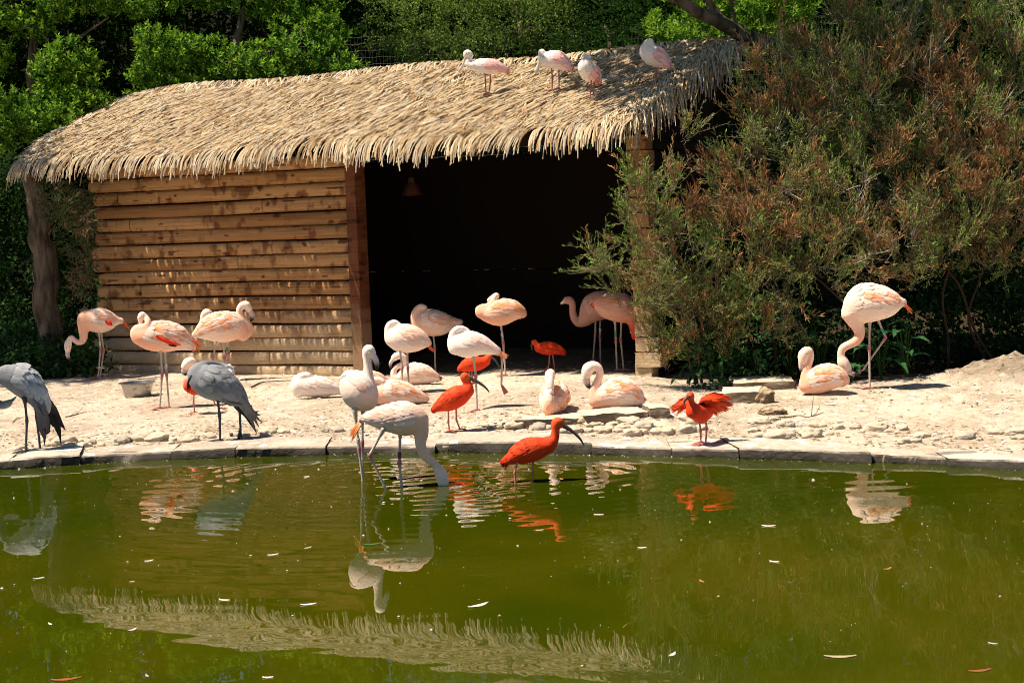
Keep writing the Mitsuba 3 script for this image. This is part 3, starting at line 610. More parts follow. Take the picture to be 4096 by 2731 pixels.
    def body_mesh(s, h=0.0095, noise_amp=0.08, flank=None):
        pts = np.vstack([S for S, *_ in s.segs]); lo = (pts[:, :3] - pts[:, 3:]).min(0) - 3 * h; hi = (pts[:, :3] + pts[:, 3:]).max(0) + 3 * h
        n = np.ceil((hi - lo) / h).astype(int) + 1
        G = np.stack(np.meshgrid(*[lo[k] + h * np.arange(n[k]) for k in range(3)], indexing='ij'), -1)
        F = s.sdf(G.reshape(-1, 3)).reshape(tuple(n))
        v, f = surface_nets(F, lo, h); v = relax(v, f, 2)
        P = np.vstack([S[:, :3] for S, *_ in s.segs]); R = np.concatenate([S[:, 3] for S, *_ in s.segs]); C = np.vstack([C for _, C, *_ in s.segs])
        d = np.abs(np.linalg.norm(v[:, None] - P[None], axis=2) - R[None] * 0.8); wgt = np.exp(-(d / (0.6 * R[None] + 0.008)) ** 2) + 1e-9
        col = (wgt @ C) / wgt.sum(1, keepdims=True)
        col = col * (1 + noise_amp * 2 * (meshkit.fbm(v * [55, 55, 85] + s.seed, 3, s.seed) - 0.5)[:, None])
        if flank is not None: col = flank(s, v, col)
        m = MB().add(s.w(v), f, np.clip(col, 0, 0.9))
        if s.extra.n: m.add(*s.extra.arrays())
        put('body', m.shape('plumage', True), s.key)
    def tubepart(s, name, pts, cols, sides=10, flat=1.0, bsdf='skin', n=None):
        L = np.array([[*s.q(p[0], p[1], p[3] if len(p) > 3 else 0), p[2] / s.pxm] for p in pts]); m = n or 4 * len(pts)
        S = spline(L, m); S[:, 3] = np.maximum(S[:, 3], 0.0012)
        v, f = tube(s.w(S[:, :3]), S[:, 3], sides, flat)
        put(name, MB().add(v, f, tube_color(cols, m, sides)).shape(bsdf, True), s.key)
    def eye(s, x, y, sides=(-1,), r=0.0055, col='eye_pale', b=0.0):
        for sd in sides:
            p, g = s.project(s.q(x, y, b + sd * 0.03)[None])
            m = trimesh.creation.icosphere(2, r); put('eye', mikit.ply((np.array(m.vertices) + s.w(p[0] + g[0] * 0.001), np.array(m.faces)), col, smooth=True), s.key)
            q = p[0] + g[0] * (r * 0.75); m = trimesh.creation.icosphere(1, r * 0.5); put('pupil', mikit.ply((np.array(m.vertices) + s.w(q), np.array(m.faces)), 'eye_dark', smooth=True), s.key + '__eye' if False else s.key)
    def blades(s, base, dirs, L, W, colf, only=('body',), droop=0.0, lift=(0.003, 0.013), sect=5):
        """feather blades laid on the body: base (n,3), dirs (n,3), L, W (n,)"""
        n = len(base); t = np.linspace(0, 1, sect); mb = MB()
        X0, g0 = s.project(base, only)
        d = dirs - g0 * (dirs * g0).sum(1, keepdims=True); d = unit(d)
        pts = np.zeros((n, sect, 3)); nor = np.zeros((n, sect, 3)); cur = X0
        for k in range(sect):
            Xp, g = s.project(cur, only, 2); pts[:, k] = Xp; nor[:, k] = g
            dd = d - g * (d * g).sum(1, keepdims=True); dd = unit(dd + droop * np.array([0, 0, -1.0])); cur = Xp + dd * (L / (sect - 1))[:, None]
        pts = pts + nor * (lift[0] + (lift[1] - lift[0]) * t[None, :, None])
        tan = unit(np.gradient(pts, axis=1)); B = unit(np.cross(nor, tan))
        hw = np.interp(t, [0, 0.3, 0.7, 0.9, 1], [0.55, 1, 0.95, 0.6, 0.12])[None, :, None] * W[:, None, None] * 0.5
        ring = np.stack([pts + B * hw - nor * 0.0022, pts + nor * 0.0018, pts - B * hw - nor * 0.0022], 2)
        i, a, b = np.meshgrid(np.arange(n), np.arange(sect - 1), np.arange(2), indexing='ij'); ix = lambda a, b: (i * sect + a) * 3 + b
        q = np.stack([ix(a, b), ix(a + 1, b), ix(a + 1, b + 1), ix(a, b + 1)], -1).reshape(-1, 4)
        col = colf(n, t); edge = np.array([0.96, 1.0, 0.86])[None, None, :, None]
        return s.w(ring.reshape(-1, 3)), q, np.clip(col[:, :, None, :] * edge, 0, 0.92).reshape(-1, 3)
    def wings(s, palette, t0=0.12, t1=0.95, rows=9, nphi=8, L0=0.075, L1=0.13, W=0.036, phi=(-12, 108), both=True, droop=0.0, only=('body',), lift=(0.002, 0.009), topcol=None):
        S = [x for x in s.segs if x[3] == 'body'][0][0]; fac = unit(S[-1, :3] - S[0, :3])
        for side in ((-1, 1) if both else (-1,)):
            base, dirs, L, Wd, tt, ph = [], [], [], [], [], []
            for k in range(rows):
                t = t0 + (t1 - t0) * k / (rows - 1)
                for j in range(nphi):
                    p = math.radians(phi[0] + (phi[1] - phi[0]) * (j + 0.5 * (k % 2)) / nphi + s.r.normal(0, 2.5)); tj = min(0.995, max(0.02, t + s.r.normal(0, 0.012) + 0.08 * (math.cos(p) - 0.5)))
                    x = tj * (len(S) - 1); i = min(int(x), len(S) - 2); c = S[i] * (1 - x + i) + S[i + 1] * (x - i); tn = unit(S[i + 1, :3] - S[i, :3])
                    up = np.array([-tn[2], 0, tn[0]]) * (1 if tn[0] > 0 else -1); up = unit(np.array([up[0], 0, abs(up[2])])) if up[2] < 0 else unit(up)
                    base.append(c[:3] + c[3] * (math.cos(p) * up + math.sin(p) * np.array([0, side * s.wf, 0])))
                    dirs.append(tn * 1.0 + 0.25 * math.sin(p) * np.array([0, 0, -1.0]) * (1 - t)); L.append((L0 + (L1 - L0) * t) * s.r.uniform(0.85, 1.15)); Wd.append(W * s.r.uniform(0.85, 1.2)); tt.append(t); ph.append(math.degrees(p))
            tt, ph = np.array(tt), np.array(ph)
            colf = lambda n, t: palette(s.r, tt, ph, t)
            v, q, c = s.blades(np.array(base), np.array(dirs), np.array(L), np.array(Wd), colf, only, droop, lift)
            put('wing', MB().add(v, q, c).shape('plumage', True), s.key)
    def plume(s, mb, pts, width, cols, curve=0.0, n=7, flat=0.2, b=0.0):
        """free feather along crop pixels, width in crop pixels"""
        L = np.array([[*s.q(p[0], p[1], (p[2] if len(p) > 2 else 0) + b)] for p in pts]); S = spline(L, n) if len(L) > 2 else L[0] + (L[1] - L[0]) * np.linspace(0, 1, n)[:, None]
        w = np.interp(np.linspace(0, 1, n), [0, .35, .75, 1], [0.6, 1, .8, .12]) * width / s.pxm / 2
        t = unit(np.gradient(S, axis=0)); N = unit(np.cross(t, [0, 1.0, 0]) + 1e-6); N = np.where(N[:, 2:] < 0, -N, N)
        up = N * w[:, None]; o = np.array([0, -1.0, 0]) * (w * flat)[:, None]
        ring = np.stack([S + up, S + o, S - up, S - o], 1); i, j = np.meshgrid(np.arange(n - 1), np.arange(4), indexing='ij'); j2 = (j + 1) % 4
        q = np.stack([i * 4 + j, i * 4 + j2, (i + 1) * 4 + j2, (i + 1) * 4 + j], -1).reshape(-1, 4)
        c = np.asarray(cols, float); tt = np.linspace(0, len(c) - 1, n); C = np.stack([np.interp(tt, np.arange(len(c)), c[:, k]) for k in range(3)], 1) * s.r.uniform(0.85, 1.1)
        mb.add(s.w(ring.reshape(-1, 3)), q, np.clip(np.repeat(C, 4, 0), 0, .92))
    def tail(s, root, tip, spread, n, width, cols, name='tail', bspread=0.03, rjit=6):
        n = int(n * 1.7); width = width * 0.62; spread = spread * 1.3; mb = MB(); root, tip = np.array(root, float), np.array(tip, float); d = tip - root; pr = np.array([-d[1], d[0]]) / np.linalg.norm(d)
        for k in range(n):
            m = (k - (n - 1) / 2) / max(1, (n - 1) / 2); a = root + pr * m * rjit + s.r.normal(0, 2, 2); e = root + d * s.r.uniform(0.72, 1.0) + pr * m * spread
            mid = (a + e) / 2 + pr * s.r.normal(0, 2) + np.array([0, -0.06 * np.linalg.norm(d)])
            bb = s.r.uniform(-1, 1) * bspread
            s.plume(mb, [(*a, bb * 0.4), (*mid, bb * 0.8), (*e, bb)], width * s.r.uniform(0.8, 1.2), cols)
        put(name, mb.shape('plumage', True), s.key)

scene['eye_pale'] = rough(RGB(0.75, 0.6, 0.3), 0.2, 0.6); scene['eye_dark'] = rough(RGB(0.01, 0.01, 0.01), 0.15, 0.6)
def band_white(p, n, uv): return mix((0.75, 0.75, 0.72), (0.05, 0.05, 0.06), smoothstep(0.52, 0.6, noise(p.x * 260, p.y * 260, p.z * 130)))
scene['band_white'] = rough(proc(band_white), 0.4, 0.4); scene['band_green'] = rough(RGB(0.04, 0.28, 0.14), 0.4, 0.4); scene['band_maroon'] = rough(RGB(0.14, 0.02, 0.03), 0.4, 0.4)

def lerp(a, b, t): return np.asarray(a) * (1 - t) + np.asarray(b) * t
def pal_flamingo(base=PALE, streak=ORANGE, amount=0.5, rear=SALMON, lo=35, hi=85):
    def f(r, tt, ph, t):
        n = len(tt); c = np.repeat(np.array(base)[None], n, 0) * r.uniform(0.84, 1.05, (n, 1))
        c = lerp(c, np.array(SALMON), (0.35 * amount * r.random((n, 1))))
        st = ((ph > lo) & (ph < hi) & (tt > 0.22) & (r.random(n) < 0.40 + amount * 0.35)) * r.uniform(0.5, 1.1, n) * min(1, amount * 1.45)
        st = np.maximum(st, (tt > 0.8) * (ph > 20) * r.random(n) * 0.5 * amount)
        C = np.repeat(c[:, None], len(t), 1); k = st[:, None, None] * np.interp(t, [0, .3, .75, 1], [1, 1, .6, .1])[None, :, None].clip(0, 1)
        k = np.clip(k, 0, 1); return C * (1 - k) + np.array(streak) * k
    return f
def pal_plain(c0, c1, tip=None, var=0.12, rear=None):
    def f(r, tt, ph, t):
        n = len(tt); k = r.random((n, 1)); c = (np.array(c0) * (1 - k) + np.array(c1) * k) * r.uniform(1 - var, 1 + var, (n, 1))
        if rear is not None: c = lerp(c, np.array(rear), np.clip((tt - 0.55) / 0.4, 0, 1)[:, None])
        C = np.repeat(c[:, None], len(t), 1)
        if tip is not None: C = lerp(C, np.array(tip), np.interp(t, [0, .6, 1], [0, .1, .7])[None, :, None])
        return C
    return f
BILL_F = [(0.62, 0.45, 0.42), (0.6, 0.5, 0.48), BLACK, BLACK]
GF = 'flamingos on the bank and in the pond'
def flamingo(T, at, label, body, neck, bill, legs=(), tail=None, eye=None, bands=(), bcol=None, ncol=None, amount=0.5, base=PALE, face=-1, seed=1, yaw=0.0, tailcol=None, wing=None, billcol=None, eyesides=(-1,), patch=None, pal={}, **k):
    s = Bird('flamingo', T, at, label, 'flamingo', GF, seed=seed, yaw=yaw, **k); s.inwater = bool(k.get('water'))
    s.chain(body, bcol or [SALMON, PINK, PALE, PALE, PALE], n=16, width=s.wf, tag='body')
    if neck: s.chain(neck, ncol or [SALMON, PINK, PINK, PALE, PALE], n=3 * len(neck), tag='neck')
    Ds = [s.leg(face=face, **g) for g in legs]
    s.body_mesh()
    s.wings(pal_flamingo(base, amount=amount, **pal), **(wing or {}))
    if bill: s.tubepart('bill', bill, billcol or BILL_F, flat=0.8)
    if tail: s.tail(*tail[:2], tail[2] if len(tail) > 2 else 14, tail[3] if len(tail) > 3 else 6, tail[4] if len(tail) > 4 else 16, tailcol or [ORANGE, RED, ORANGE])
    if patch:
        mb = MB()
        for a, b, w_, c in patch: s.plume(mb, [(*a, 0), (*[(a[i] + b[i]) / 2 for i in (0, 1)], 0), (*b, 0)], w_, [c, c], b=patch_b(s, a, b))
        put('wing_patch', mb.shape('plumage', True), s.key, label='patch of red and black flight feathers showing below the wing')
    if eye: s.eye(*eye[:2], sides=eyesides, b=eye[2] if len(eye) > 2 else 0)
    for i, t, c in bands: s.band(Ds[i], t, c)
    return s
def patch_b(s, a, b):
    m = s.q((a[0] + b[0]) / 2, (a[1] + b[1]) / 2); p, _ = s.project(np.array([[m[0], -0.3, m[2]]]), ('body',), 12); return p[0][1] - 0.012
G = lambda *pts, b=-0.03, **k: dict(pts=list(pts), b=b, **k)

flamingo(cA, (850, 778), 'pink flamingo at the left wall corner with neck lowered and bill pointing down', [(745, 275, 82), (840, 282, 104), (905, 287, 86), (962, 288, 50), (1035, 288, 20)],
    [(725, 300, 62), (714, 372, 42), (716, 425, 33), (700, 460, 27), (664, 468, 23), (634, 447, 21), (610, 430, 22), (593, 450, 24), (582, 490, 32), (580, 535, 25)], [(578, 550, 20), (580, 582, 19), (592, 608, 14), (604, 628, 5)],
    [G((845, 385), (860, 525), (838, 770), b=-0.03), G((862, 385), (887, 538), (856, 778), b=0.04)], tail=((985, 270), (1115, 350), 8, 7, 15), eye=(590, 500), bands=[(0, 0.75, 'white')], amount=0.7, seed=11,
    patch=[((905, 280), (960, 320), 40, RED)])
flamingo(cA, (1406, 1033), 'pink flamingo beside the steel bowl, neck folded back on its breast, red wing edge showing', [(1200, 415, 72), (1290, 418, 118), (1400, 420, 132), (1500, 430, 108), (1580, 470, 66), (1640, 505, 34)],
    [(1185, 420, 62), (1160, 385, 46), (1178, 352, 38), (1225, 340, 33, -0.03), (1262, 318, 28, -0.04), (1266, 285, 26, -0.03), (1240, 252, 27), (1215, 238, 31), (1203, 260, 28)], [(1200, 275, 22), (1205, 300, 17), (1218, 318, 8)],
    [G((1375, 540), (1387, 740), (1365, 1030), b=-0.04), G((1410, 540), (1425, 740), (1447, 1036), b=0.03)], tail=((1600, 440), (1725, 545), 40, 10, 16), eye=(1205, 245), bands=[(1, 0.72, 'white')], amount=0.95, pal=dict(lo=15, hi=90), seed=12,
    bcol=[SALMON, SALMON, PINK, PALE, PALE], patch=[((1335, 405), (1470, 480), 36, RED), ((1400, 440), (1545, 485), 32, RED), ((1440, 480), (1515, 495), 22, BLACK)], billcol=[PALE, PALE])
flamingo(cA, (1890, 770), 'flamingo facing right against the log wall, black-tipped bill bent down to its neck', [(2075, 372, 60), (2000, 335, 112), (1900, 338, 132), (1800, 350, 102), (1720, 385, 50), (1670, 405, 22)],
    [(2080, 400, 58), (2125, 372, 40), (2128, 325, 32), (2092, 275, 27), (2055, 235, 26), (2048, 190, 28), (2070, 155, 31), (2105, 152, 36), (2130, 185, 30)], [(2140, 200, 25), (2156, 235, 24), (2155, 268, 17), (2138, 298, 5)],
    [G((1868, 455), (1822, 585), (1815, 790), b=-0.04), G((1905, 460), (1920, 600), (1928, 800), b=0.03)], tail=((1700, 370), (1640, 430), 12, 6, 14), eye=(2120, 165), bands=[(1, 0.8, 'white')], face=1, amount=0.8, pal=dict(lo=20, hi=95), seed=13, plane=-0.45)
flamingo(cA, (1950, 745), 'flamingo mostly hidden behind the right-facing one at the log wall, head and red tail showing', [(1820, 350, 70), (1905, 335, 100), (2000, 345, 92), (2090, 360, 45), (2140, 365, 20)],
    [(1800, 350, 50), (1755, 330, 34), (1738, 290, 28), (1742, 245, 28), (1768, 218, 38), (1790, 225, 34)], None,
    [G((1932, 440), (1942, 560), (1940, 735), b=-0.03), G((1955, 440), (1958, 555), (1952, 745), b=0.04)], tail=((2110, 360), (2205, 418), 6, 6, 14), bands=[(0, 0.78, 'green')], plane=-0.05, amount=0.5, seed=14)
flamingo(cA, (1790, 905), 'flamingo resting behind the middle crane, only its arched neck and black bill tip showing', [(1690, 800, 60), (1770, 810, 80), (1860, 820, 70), (1930, 835, 40)],
    [(1625, 820, 46), (1622, 770, 40), (1660, 715, 30), (1668, 670, 27), (1645, 630, 30), (1608, 640, 40), (1582, 675, 34)], [(1574, 700, 28), (1578, 728, 24), (1590, 748, 10)], amount=0.4, seed=15, eye=(1595, 650), ncol=[SALMON, SALMON, PALE, PALE, PALE])
flamingo(cB, (500, 832), 'white flamingo lying on the sand left of centre, neck along its back', [(380, 735, 72), (470, 745, 82), (560, 752, 66), (635, 772, 38), (680, 785, 16)],
    [(365, 785, 44), (344, 745, 36), (355, 695, 32), (393, 664, 28, -0.02), (440, 660, 24, -0.02)], [(455, 660, 16, -0.02), (475, 664, 11, -0.02), (492, 668, 6, -0.02)], base=WHITE, amount=0.25, seed=16,
    bcol=[WHITE, WHITE, WHITE], ncol=[WHITE, WHITE, WHITE], tail=((600, 765), (690, 790), 16, 6, 14), tailcol=[SALMON, DGREY, BLACK])
flamingo(cB, (846, 1450), 'tall whitish flamingo standing upright in shallow water, head turned right, dark curved bill', [(872, 838, 92), (825, 790, 132), (775, 735, 100), (755, 690, 60)],
    [(885, 800, 72), (893, 720, 48), (890, 640, 36), (885, 570, 31), (880, 510, 34), (893, 472, 44), (915, 498, 36)], [(928, 512, 30), (948, 548, 28), (956, 592, 21), (948, 632, 5)],
    [G((790, 955), (822, 1215), (852, 1480), b=-0.05, foot=False), G((855, 945), (845, 1180), (850, 1470), b=0.04, foot=False)], eye=(897, 487), bands=[(0, 0.8, 'white')], water=True, base=WHITE, amount=0.3, seed=17, face=1,
    bcol=[PINK, PALE, PALE, PINK], ncol=[PINK, PALE, PALE, WHITE, WHITE], wing=dict(rows=9, nphi=9, t0=0.25, phi=(-5, 75)), wf=0.9, billcol=[WHITE, (0.7, .66, .65), BLACK, BLACK])
flamingo(cB, (1100, 888), 'flamingo lying on the sand behind the upright one, orange tail to the right', [(970, 810, 76), (1060, 792, 96), (1160, 800, 84), (1245, 818, 52), (1320, 836, 22)],
    [(950, 800, 52), (925, 750, 34), (930, 705, 28), (965, 690, 24, -0.02), (1000, 705, 22, -0.03)], None, tail=((1215, 800), (1355, 832), 18, 9, 18), amount=0.9, pal=dict(lo=15, hi=95), seed=18, wing=dict(L1=0.16))
flamingo(cB, (890, 790), 'flamingo lying half hidden between the upright one and the shed opening', [(800, 700, 50), (870, 690, 62), (950, 690, 50), (1015, 705, 18)], [(790, 700, 36), (775, 670, 28), (800, 645, 26), (830, 655, 24)], None, amount=0.6, seed=19, base=PINK, wing=dict(rows=11, nphi=11, W=0.045))
flamingo(cI, (345, 1195), 'whitish flamingo asleep on two legs at the left of the opening, head tucked in', [(215, 570, 104), (310, 578, 160), (420, 592, 146), (520, 612, 92), (590, 632, 44)],
    [(190, 590, 72), (152, 525, 46), (156, 450, 42), (190, 408, 36), (235, 402, 32), (272, 425, 26)], None,
    [G((285, 735), (310, 915), (300, 1190), b=-0.04), G((365, 735), (375, 920), (392, 1200), b=0.03)], tail=((585, 620), (668, 745), 14, 5, 18), bands=[(1, 0.8, 'white')], amount=0.45, seed=20, bcol=[WHITE, PALE, PALE, PALE], ncol=[PALE, WHITE, WHITE])
flamingo(cI, (460, 1105), 'flamingo sitting by the opening beneath the sleeping pair of legs, black bill facing left', [(335, 1010, 85), (430, 985, 122), (540, 992, 112), (640, 1018, 70), (710, 1035, 30)],
    [(255, 1045, 58), (218, 1010, 40), (212, 960, 33), (240, 912, 30), (295, 882, 30), (335, 850, 31), (334, 805, 33), (300, 778, 36), (248, 780, 44), (215, 805, 35)], [(203, 822, 31), (178, 860, 26), (180, 905, 19), (194, 945, 6)], eye=(235, 790), amount=0.5, seed=21,
    tail=((690, 1020), (775, 1045), 14, 6, 22), tailcol=[RED, (0.25, .03, .02), (0.2, .03, .02)], bcol=[PINK, PALE, PALE], ncol=[PALE, PALE, PALE, WHITE])
flamingo(cI, (690, 975), 'flamingo asleep on one leg in the shed, leftmost of the shaded birds', [(520, 415, 98), (600, 400, 150), (720, 412, 138), (830, 415, 90), (920, 405, 46), (975, 390, 20)],
    [(475, 420, 62), (446, 350, 42), (468, 270, 40), (520, 220, 35), (570, 228, 27)], None, [G((662, 545), (683, 690), (690, 965), b=-0.01)], tail=((900, 395), (1000, 405), 22, 6, 22), tailcol=[PALE, PALE, SALMON], amount=0.55, seed=22)
flamingo(cI, (1165, 1405), 'white flamingo asleep before the opening, one leg bent, orange wing tip', [(955, 650, 116), (1060, 652, 150), (1180, 655, 116), (1290, 690, 76), (1385, 725, 42)],
    [(905, 690, 72), (868, 610, 42), (890, 530, 44), (940, 475, 38), (1000, 468, 32), (1060, 490, 22)], None,
    [G((1122, 820), (1150, 1010), (1165, 1400), b=-0.02, hip=True), G((1300, 748), (1452, 785), (1442, 1112), b=0.02, toes=(1510, 1235), hip=False)], tail=((1290, 700), (1525, 800), 20, 9, 30), tailcol=[PALE, ORANGE, SALMON],
    bands=[(1, 0.55, 'white')], base=WHITE, amount=0.3, seed=23, bcol=[WHITE, WHITE, WHITE], ncol=[WHITE, WHITE, WHITE])
flamingo(cI, (1490, 1012), 'salmon flamingo in the shade on one leg with a looped neck, centre of the opening', [(1215, 285, 66), (1300, 300, 100), (1420, 288, 150), (1540, 265, 124), (1630, 278, 78), (1690, 300, 34)],
    [(1200, 285, 50), (1182, 250, 38), (1220, 222, 33), (1285, 205, 29, -0.02), (1335, 165, 28, -0.02), (1365, 120, 31), (1385, 95, 36), (1350, 115, 32, 0.06), (1305, 152, 30, 0.08)], None,
    [G((1432, 430), (1462, 625), (1490, 1005), b=-0.01)], tail=((1630, 270), (1710, 335), 22, 6, 24), bands=[(0, 0.68, 'white')], amount=0.8, seed=24, base=PINK, bcol=[SALMON, SALMON, PINK, PINK])
flamingo(cC, (832, 585), 'flamingo deep in the shed with curved neck and open bill pointing left', [(755, 205, 66), (810, 152, 104), (880, 132, 100), (950, 125, 55)],
    [(742, 240, 50), (692, 264, 34), (656, 236, 29), (641, 184, 26), (640, 130, 25), (622, 97, 28), (598, 96, 29)], [(584, 102, 22), (566, 112, 15), (550, 124, 8)], [G((815, 235), (812, 340), (795, 545), b=-0.03), G((850, 240), (848, 370), (852, 575), b=0.03)],
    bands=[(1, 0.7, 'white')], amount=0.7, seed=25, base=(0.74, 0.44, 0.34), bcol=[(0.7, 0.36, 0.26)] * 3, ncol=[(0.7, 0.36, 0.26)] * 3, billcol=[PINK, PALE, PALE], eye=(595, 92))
flamingo(cC, (1000, 628), 'shaded flamingo bending its neck behind the corner post, red tail to the left', [(1070, 185, 80), (995, 152, 110), (905, 142, 88), (845, 125, 48)],
    [(1085, 215, 62), (1100, 265, 44), (1112, 320, 40), (1118, 365, 34)], None, [G((960, 265), (967, 390), (975, 622), b=-0.03), G((1010, 265), (1003, 390), (1027, 628), b=0.03)], tail=((850, 110), (768, 148), 14, 6, 18), tailcol=[RED, RED, RED],
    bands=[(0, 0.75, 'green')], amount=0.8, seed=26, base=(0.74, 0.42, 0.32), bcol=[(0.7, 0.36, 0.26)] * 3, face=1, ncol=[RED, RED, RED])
flamingo(cC, (490, 940), 'flamingo sitting face-on above the ledge, head and black bill tip pointing at the viewer', [(478, 872, 66, -0.1), (498, 850, 108, 0.05), (510, 830, 112, 0.16), (515, 830, 70, 0.3)],
    [(462, 890, 54, -0.16), (462, 835, 36, -0.18), (468, 765, 30, -0.1), (476, 700, 28, -0.02), (478, 648, 33, -0.02), (468, 650, 36, -0.08), (468, 700, 34, -0.13), (474, 735, 26, -0.15)], [(477, 750, 21, -0.16), (480, 780, 18, -0.165), (483, 815, 6, -0.15)],
    amount=1.2, pal=dict(lo=5, hi=125), seed=27, base=PALE, wf=1.1, billcol=[WHITE, PALE, BLACK, BLACK], wing=dict(rows=6, t0=0.25, t1=0.9, phi=(25, 115), W=0.045), eye=(455, 668, -0.1))
flamingo(cC, (960, 905), 'flamingo sitting behind the ledge with neck arched high and black bill on its breast', [(835, 845, 62), (910, 808, 92), (1000, 792, 116), (1080, 812, 84), (1145, 850, 34)],
    [(810, 850, 50), (800, 780, 36), (825, 715, 30), (846, 655, 28), (836, 608, 31), (800, 590, 37), (758, 612, 45), (744, 655, 37)], [(742, 675, 33), (748, 712, 25), (760, 740, 19), (774, 762, 6)], eye=(752, 635), amount=0.8, pal=dict(lo=20, hi=90), seed=28,
    tail=((1120, 820), (1195, 865), 18, 6, 20), tailcol=[SALMON, RED, RED])
flamingo(cK, (760, 1128), 'flamingo sitting on the right bank with bill resting against its neck', [(655, 1065, 64), (730, 1025, 104), (820, 998, 100), (900, 1010, 64), (945, 1030, 26)],
    [(632, 1065, 52), (634, 985, 38), (650, 915, 31), (668, 865, 28), (670, 818, 31), (648, 795, 38), (620, 825, 45), (612, 872, 36)], [(608, 890, 31), (604, 925, 24), (600, 948, 14), (600, 958, 5)], eye=(610, 850), amount=1.0, pal=dict(lo=20, hi=95), seed=29,
    tail=((930, 1010), (975, 1050), 10, 5, 16), tailcol=[RED, RED], bcol=[SALMON, PINK, PALE], ncol=[SALMON, SALMON, PINK, PALE])
flamingo(cK, (1138, 1092), 'tall flamingo on the right bank with lowered neck, nibbling its raised foot', [(1010, 478, 84), (1095, 422, 152), (1180, 415, 140), (1260, 420, 112), (1340, 420, 58), (1395, 415, 26)],
    [(1000, 500, 84), (1038, 585, 54), (1060, 650, 42), (1042, 705, 37), (990, 738, 33), (935, 765, 31), (913, 805, 29), (915, 845, 32), (930, 885, 46), (958, 930, 38)], [(968, 942, 33), (992, 966, 26), (1025, 976, 18), (1062, 972, 6)],
    [G((1140, 585), (1135, 770), (1140, 1088), b=-0.02), G((1190, 560), (1265, 690), (1085, 945), b=0.03, toes=(1000, 1005))], tail=((1360, 385), (1478, 500), 10, 7, 18), eye=(950, 905), bands=[(1, 0.7, 'green')], amount=0.6, seed=30,
    bcol=[PINK, PALE, PALE, PALE, WHITE], ncol=[PINK, SALMON, PINK, PINK, PALE])
flamingo(cB, (1138, 1500), 'flamingo wading with bent leg, neck stretched down and head dipped into the pond', [(1265, 990, 74), (1185, 988, 126), (1085, 985, 112), (985, 985, 80), (905, 988, 46), (850, 992, 22)],
    [(1272, 1000, 70), (1290, 1090, 56), (1284, 1170, 42), (1308, 1250, 37), (1368, 1310, 32), (1404, 1346, 31), (1440, 1408, 49), (1454, 1462, 44)], [(1456, 1490, 34), (1462, 1530, 26), (1440, 1550, 12)],
    [G((1012, 1105), (902, 1255), (1024, 1508), b=-0.05, toes=(1010, 1540)), G((1135, 1110), (1125, 1325), (1146, 1530), b=0.03, foot=False)], tail=((860, 985), (745, 1160), 16, 6, 20), tailcol=[PALE, ORANGE, ORANGE], bands=[(1, 0.78, 'maroon')], water=True, amount=0.4, seed=31, face=1,
    base=(0.88, 0.67, 0.59), bcol=[PINK, PINK, PALE, WHITE], ncol=[PINK, PINK, PINK, PALE])

# scarlet ibises
BILL_I = [(0.10, 0.045, 0.04), (0.06, 0.055, 0.055), (0.05, 0.05, 0.055)]
def ibis(T, at, label, body, neck, bill, legs=(), eye=None, seed=1, face=1, tail=None, wing=None, skin=(0.75, 0.09, 0.02), finish=True, tailcol=None, **k):
    s = Bird('scarlet_ibis', T, at, label, 'ibis', 'scarlet ibises', seed=seed, **k); s.inwater = bool(k.get('water'))
    s.chain(body, [IBIS, IBIS, IBIS], n=14, width=s.wf, tag='body'); s.chain(neck, [IBIS, skin, skin], tag='neck')
    for g in legs: s.leg(face=face, **{**dict(rad=0.0062, knee=0.0095, cols=(LEG_I, LEG_I, LEG_I), web=False, toe=0.06), **g})
    s.body_mesh(h=0.008, noise_amp=0.12)
    w = dict(rows=7, nphi=7, L0=0.06, L1=0.12, W=0.034, phi=(-8, 100), t0=0.2); w.update(wing or {})
    s.wings(pal_plain(IBIS, (0.8, 0.095, 0.014), tip=(0.5, 0.018, 0.005), var=0.26, rear=IBISD), **w)
    if bill: s.tubepart('bill', bill, BILL_I, n=18)
    if tail: s.tail(*tail, tailcol or [IBIS, IBISD, IBIS])
    if eye: s.eye(*eye, r=0.005, col='eye_dark')
    return s
ibis(cC, (280, 1462), 'scarlet ibis wading in the pond, long dark bill held out to the right', [(445, 1190, 56), (362, 1212, 88), (270, 1242, 84), (190, 1285, 46), (125, 1315, 20)],
    [(462, 1180, 62), (500, 1140, 38), (512, 1085, 32), (512, 1035, 36), (530, 1012, 38), (556, 1032, 27)], [(562, 1036, 20), (600, 1055, 16), (655, 1095, 12), (700, 1142, 9), (727, 1188, 4)],
    [G((235, 1325), (205, 1390), (212, 1480), b=-0.03, foot=False), G((345, 1335), (341, 1400), (340, 1475), b=0.03, foot=False)], eye=(552, 1018), seed=41, water=True, tail=((190, 1290), (105, 1350), 22, 7, 22))
ibis(cI, (905, 1650), 'scarlet ibis standing on the slabs left of centre in profile, bill curving right', [(1045, 1190, 72), (960, 1232, 116), (860, 1292, 112), (760, 1345, 68), (680, 1392, 30)],
    [(1060, 1170, 70), (1068, 1110, 46), (1030, 1055, 44), (1020, 1015, 50), (1050, 1025, 40)], [(1068, 1030, 30), (1130, 1055, 22), (1210, 1100, 16), (1270, 1150, 12), (1304, 1194, 5)],
    [G((840, 1385), (838, 1530), (850, 1636), b=-0.02), G((926, 1390), (929, 1514), (972, 1630), b=0.03)], eye=(1048, 1000), seed=42, tail=((740, 1350), (636, 1425), 18, 7, 30))
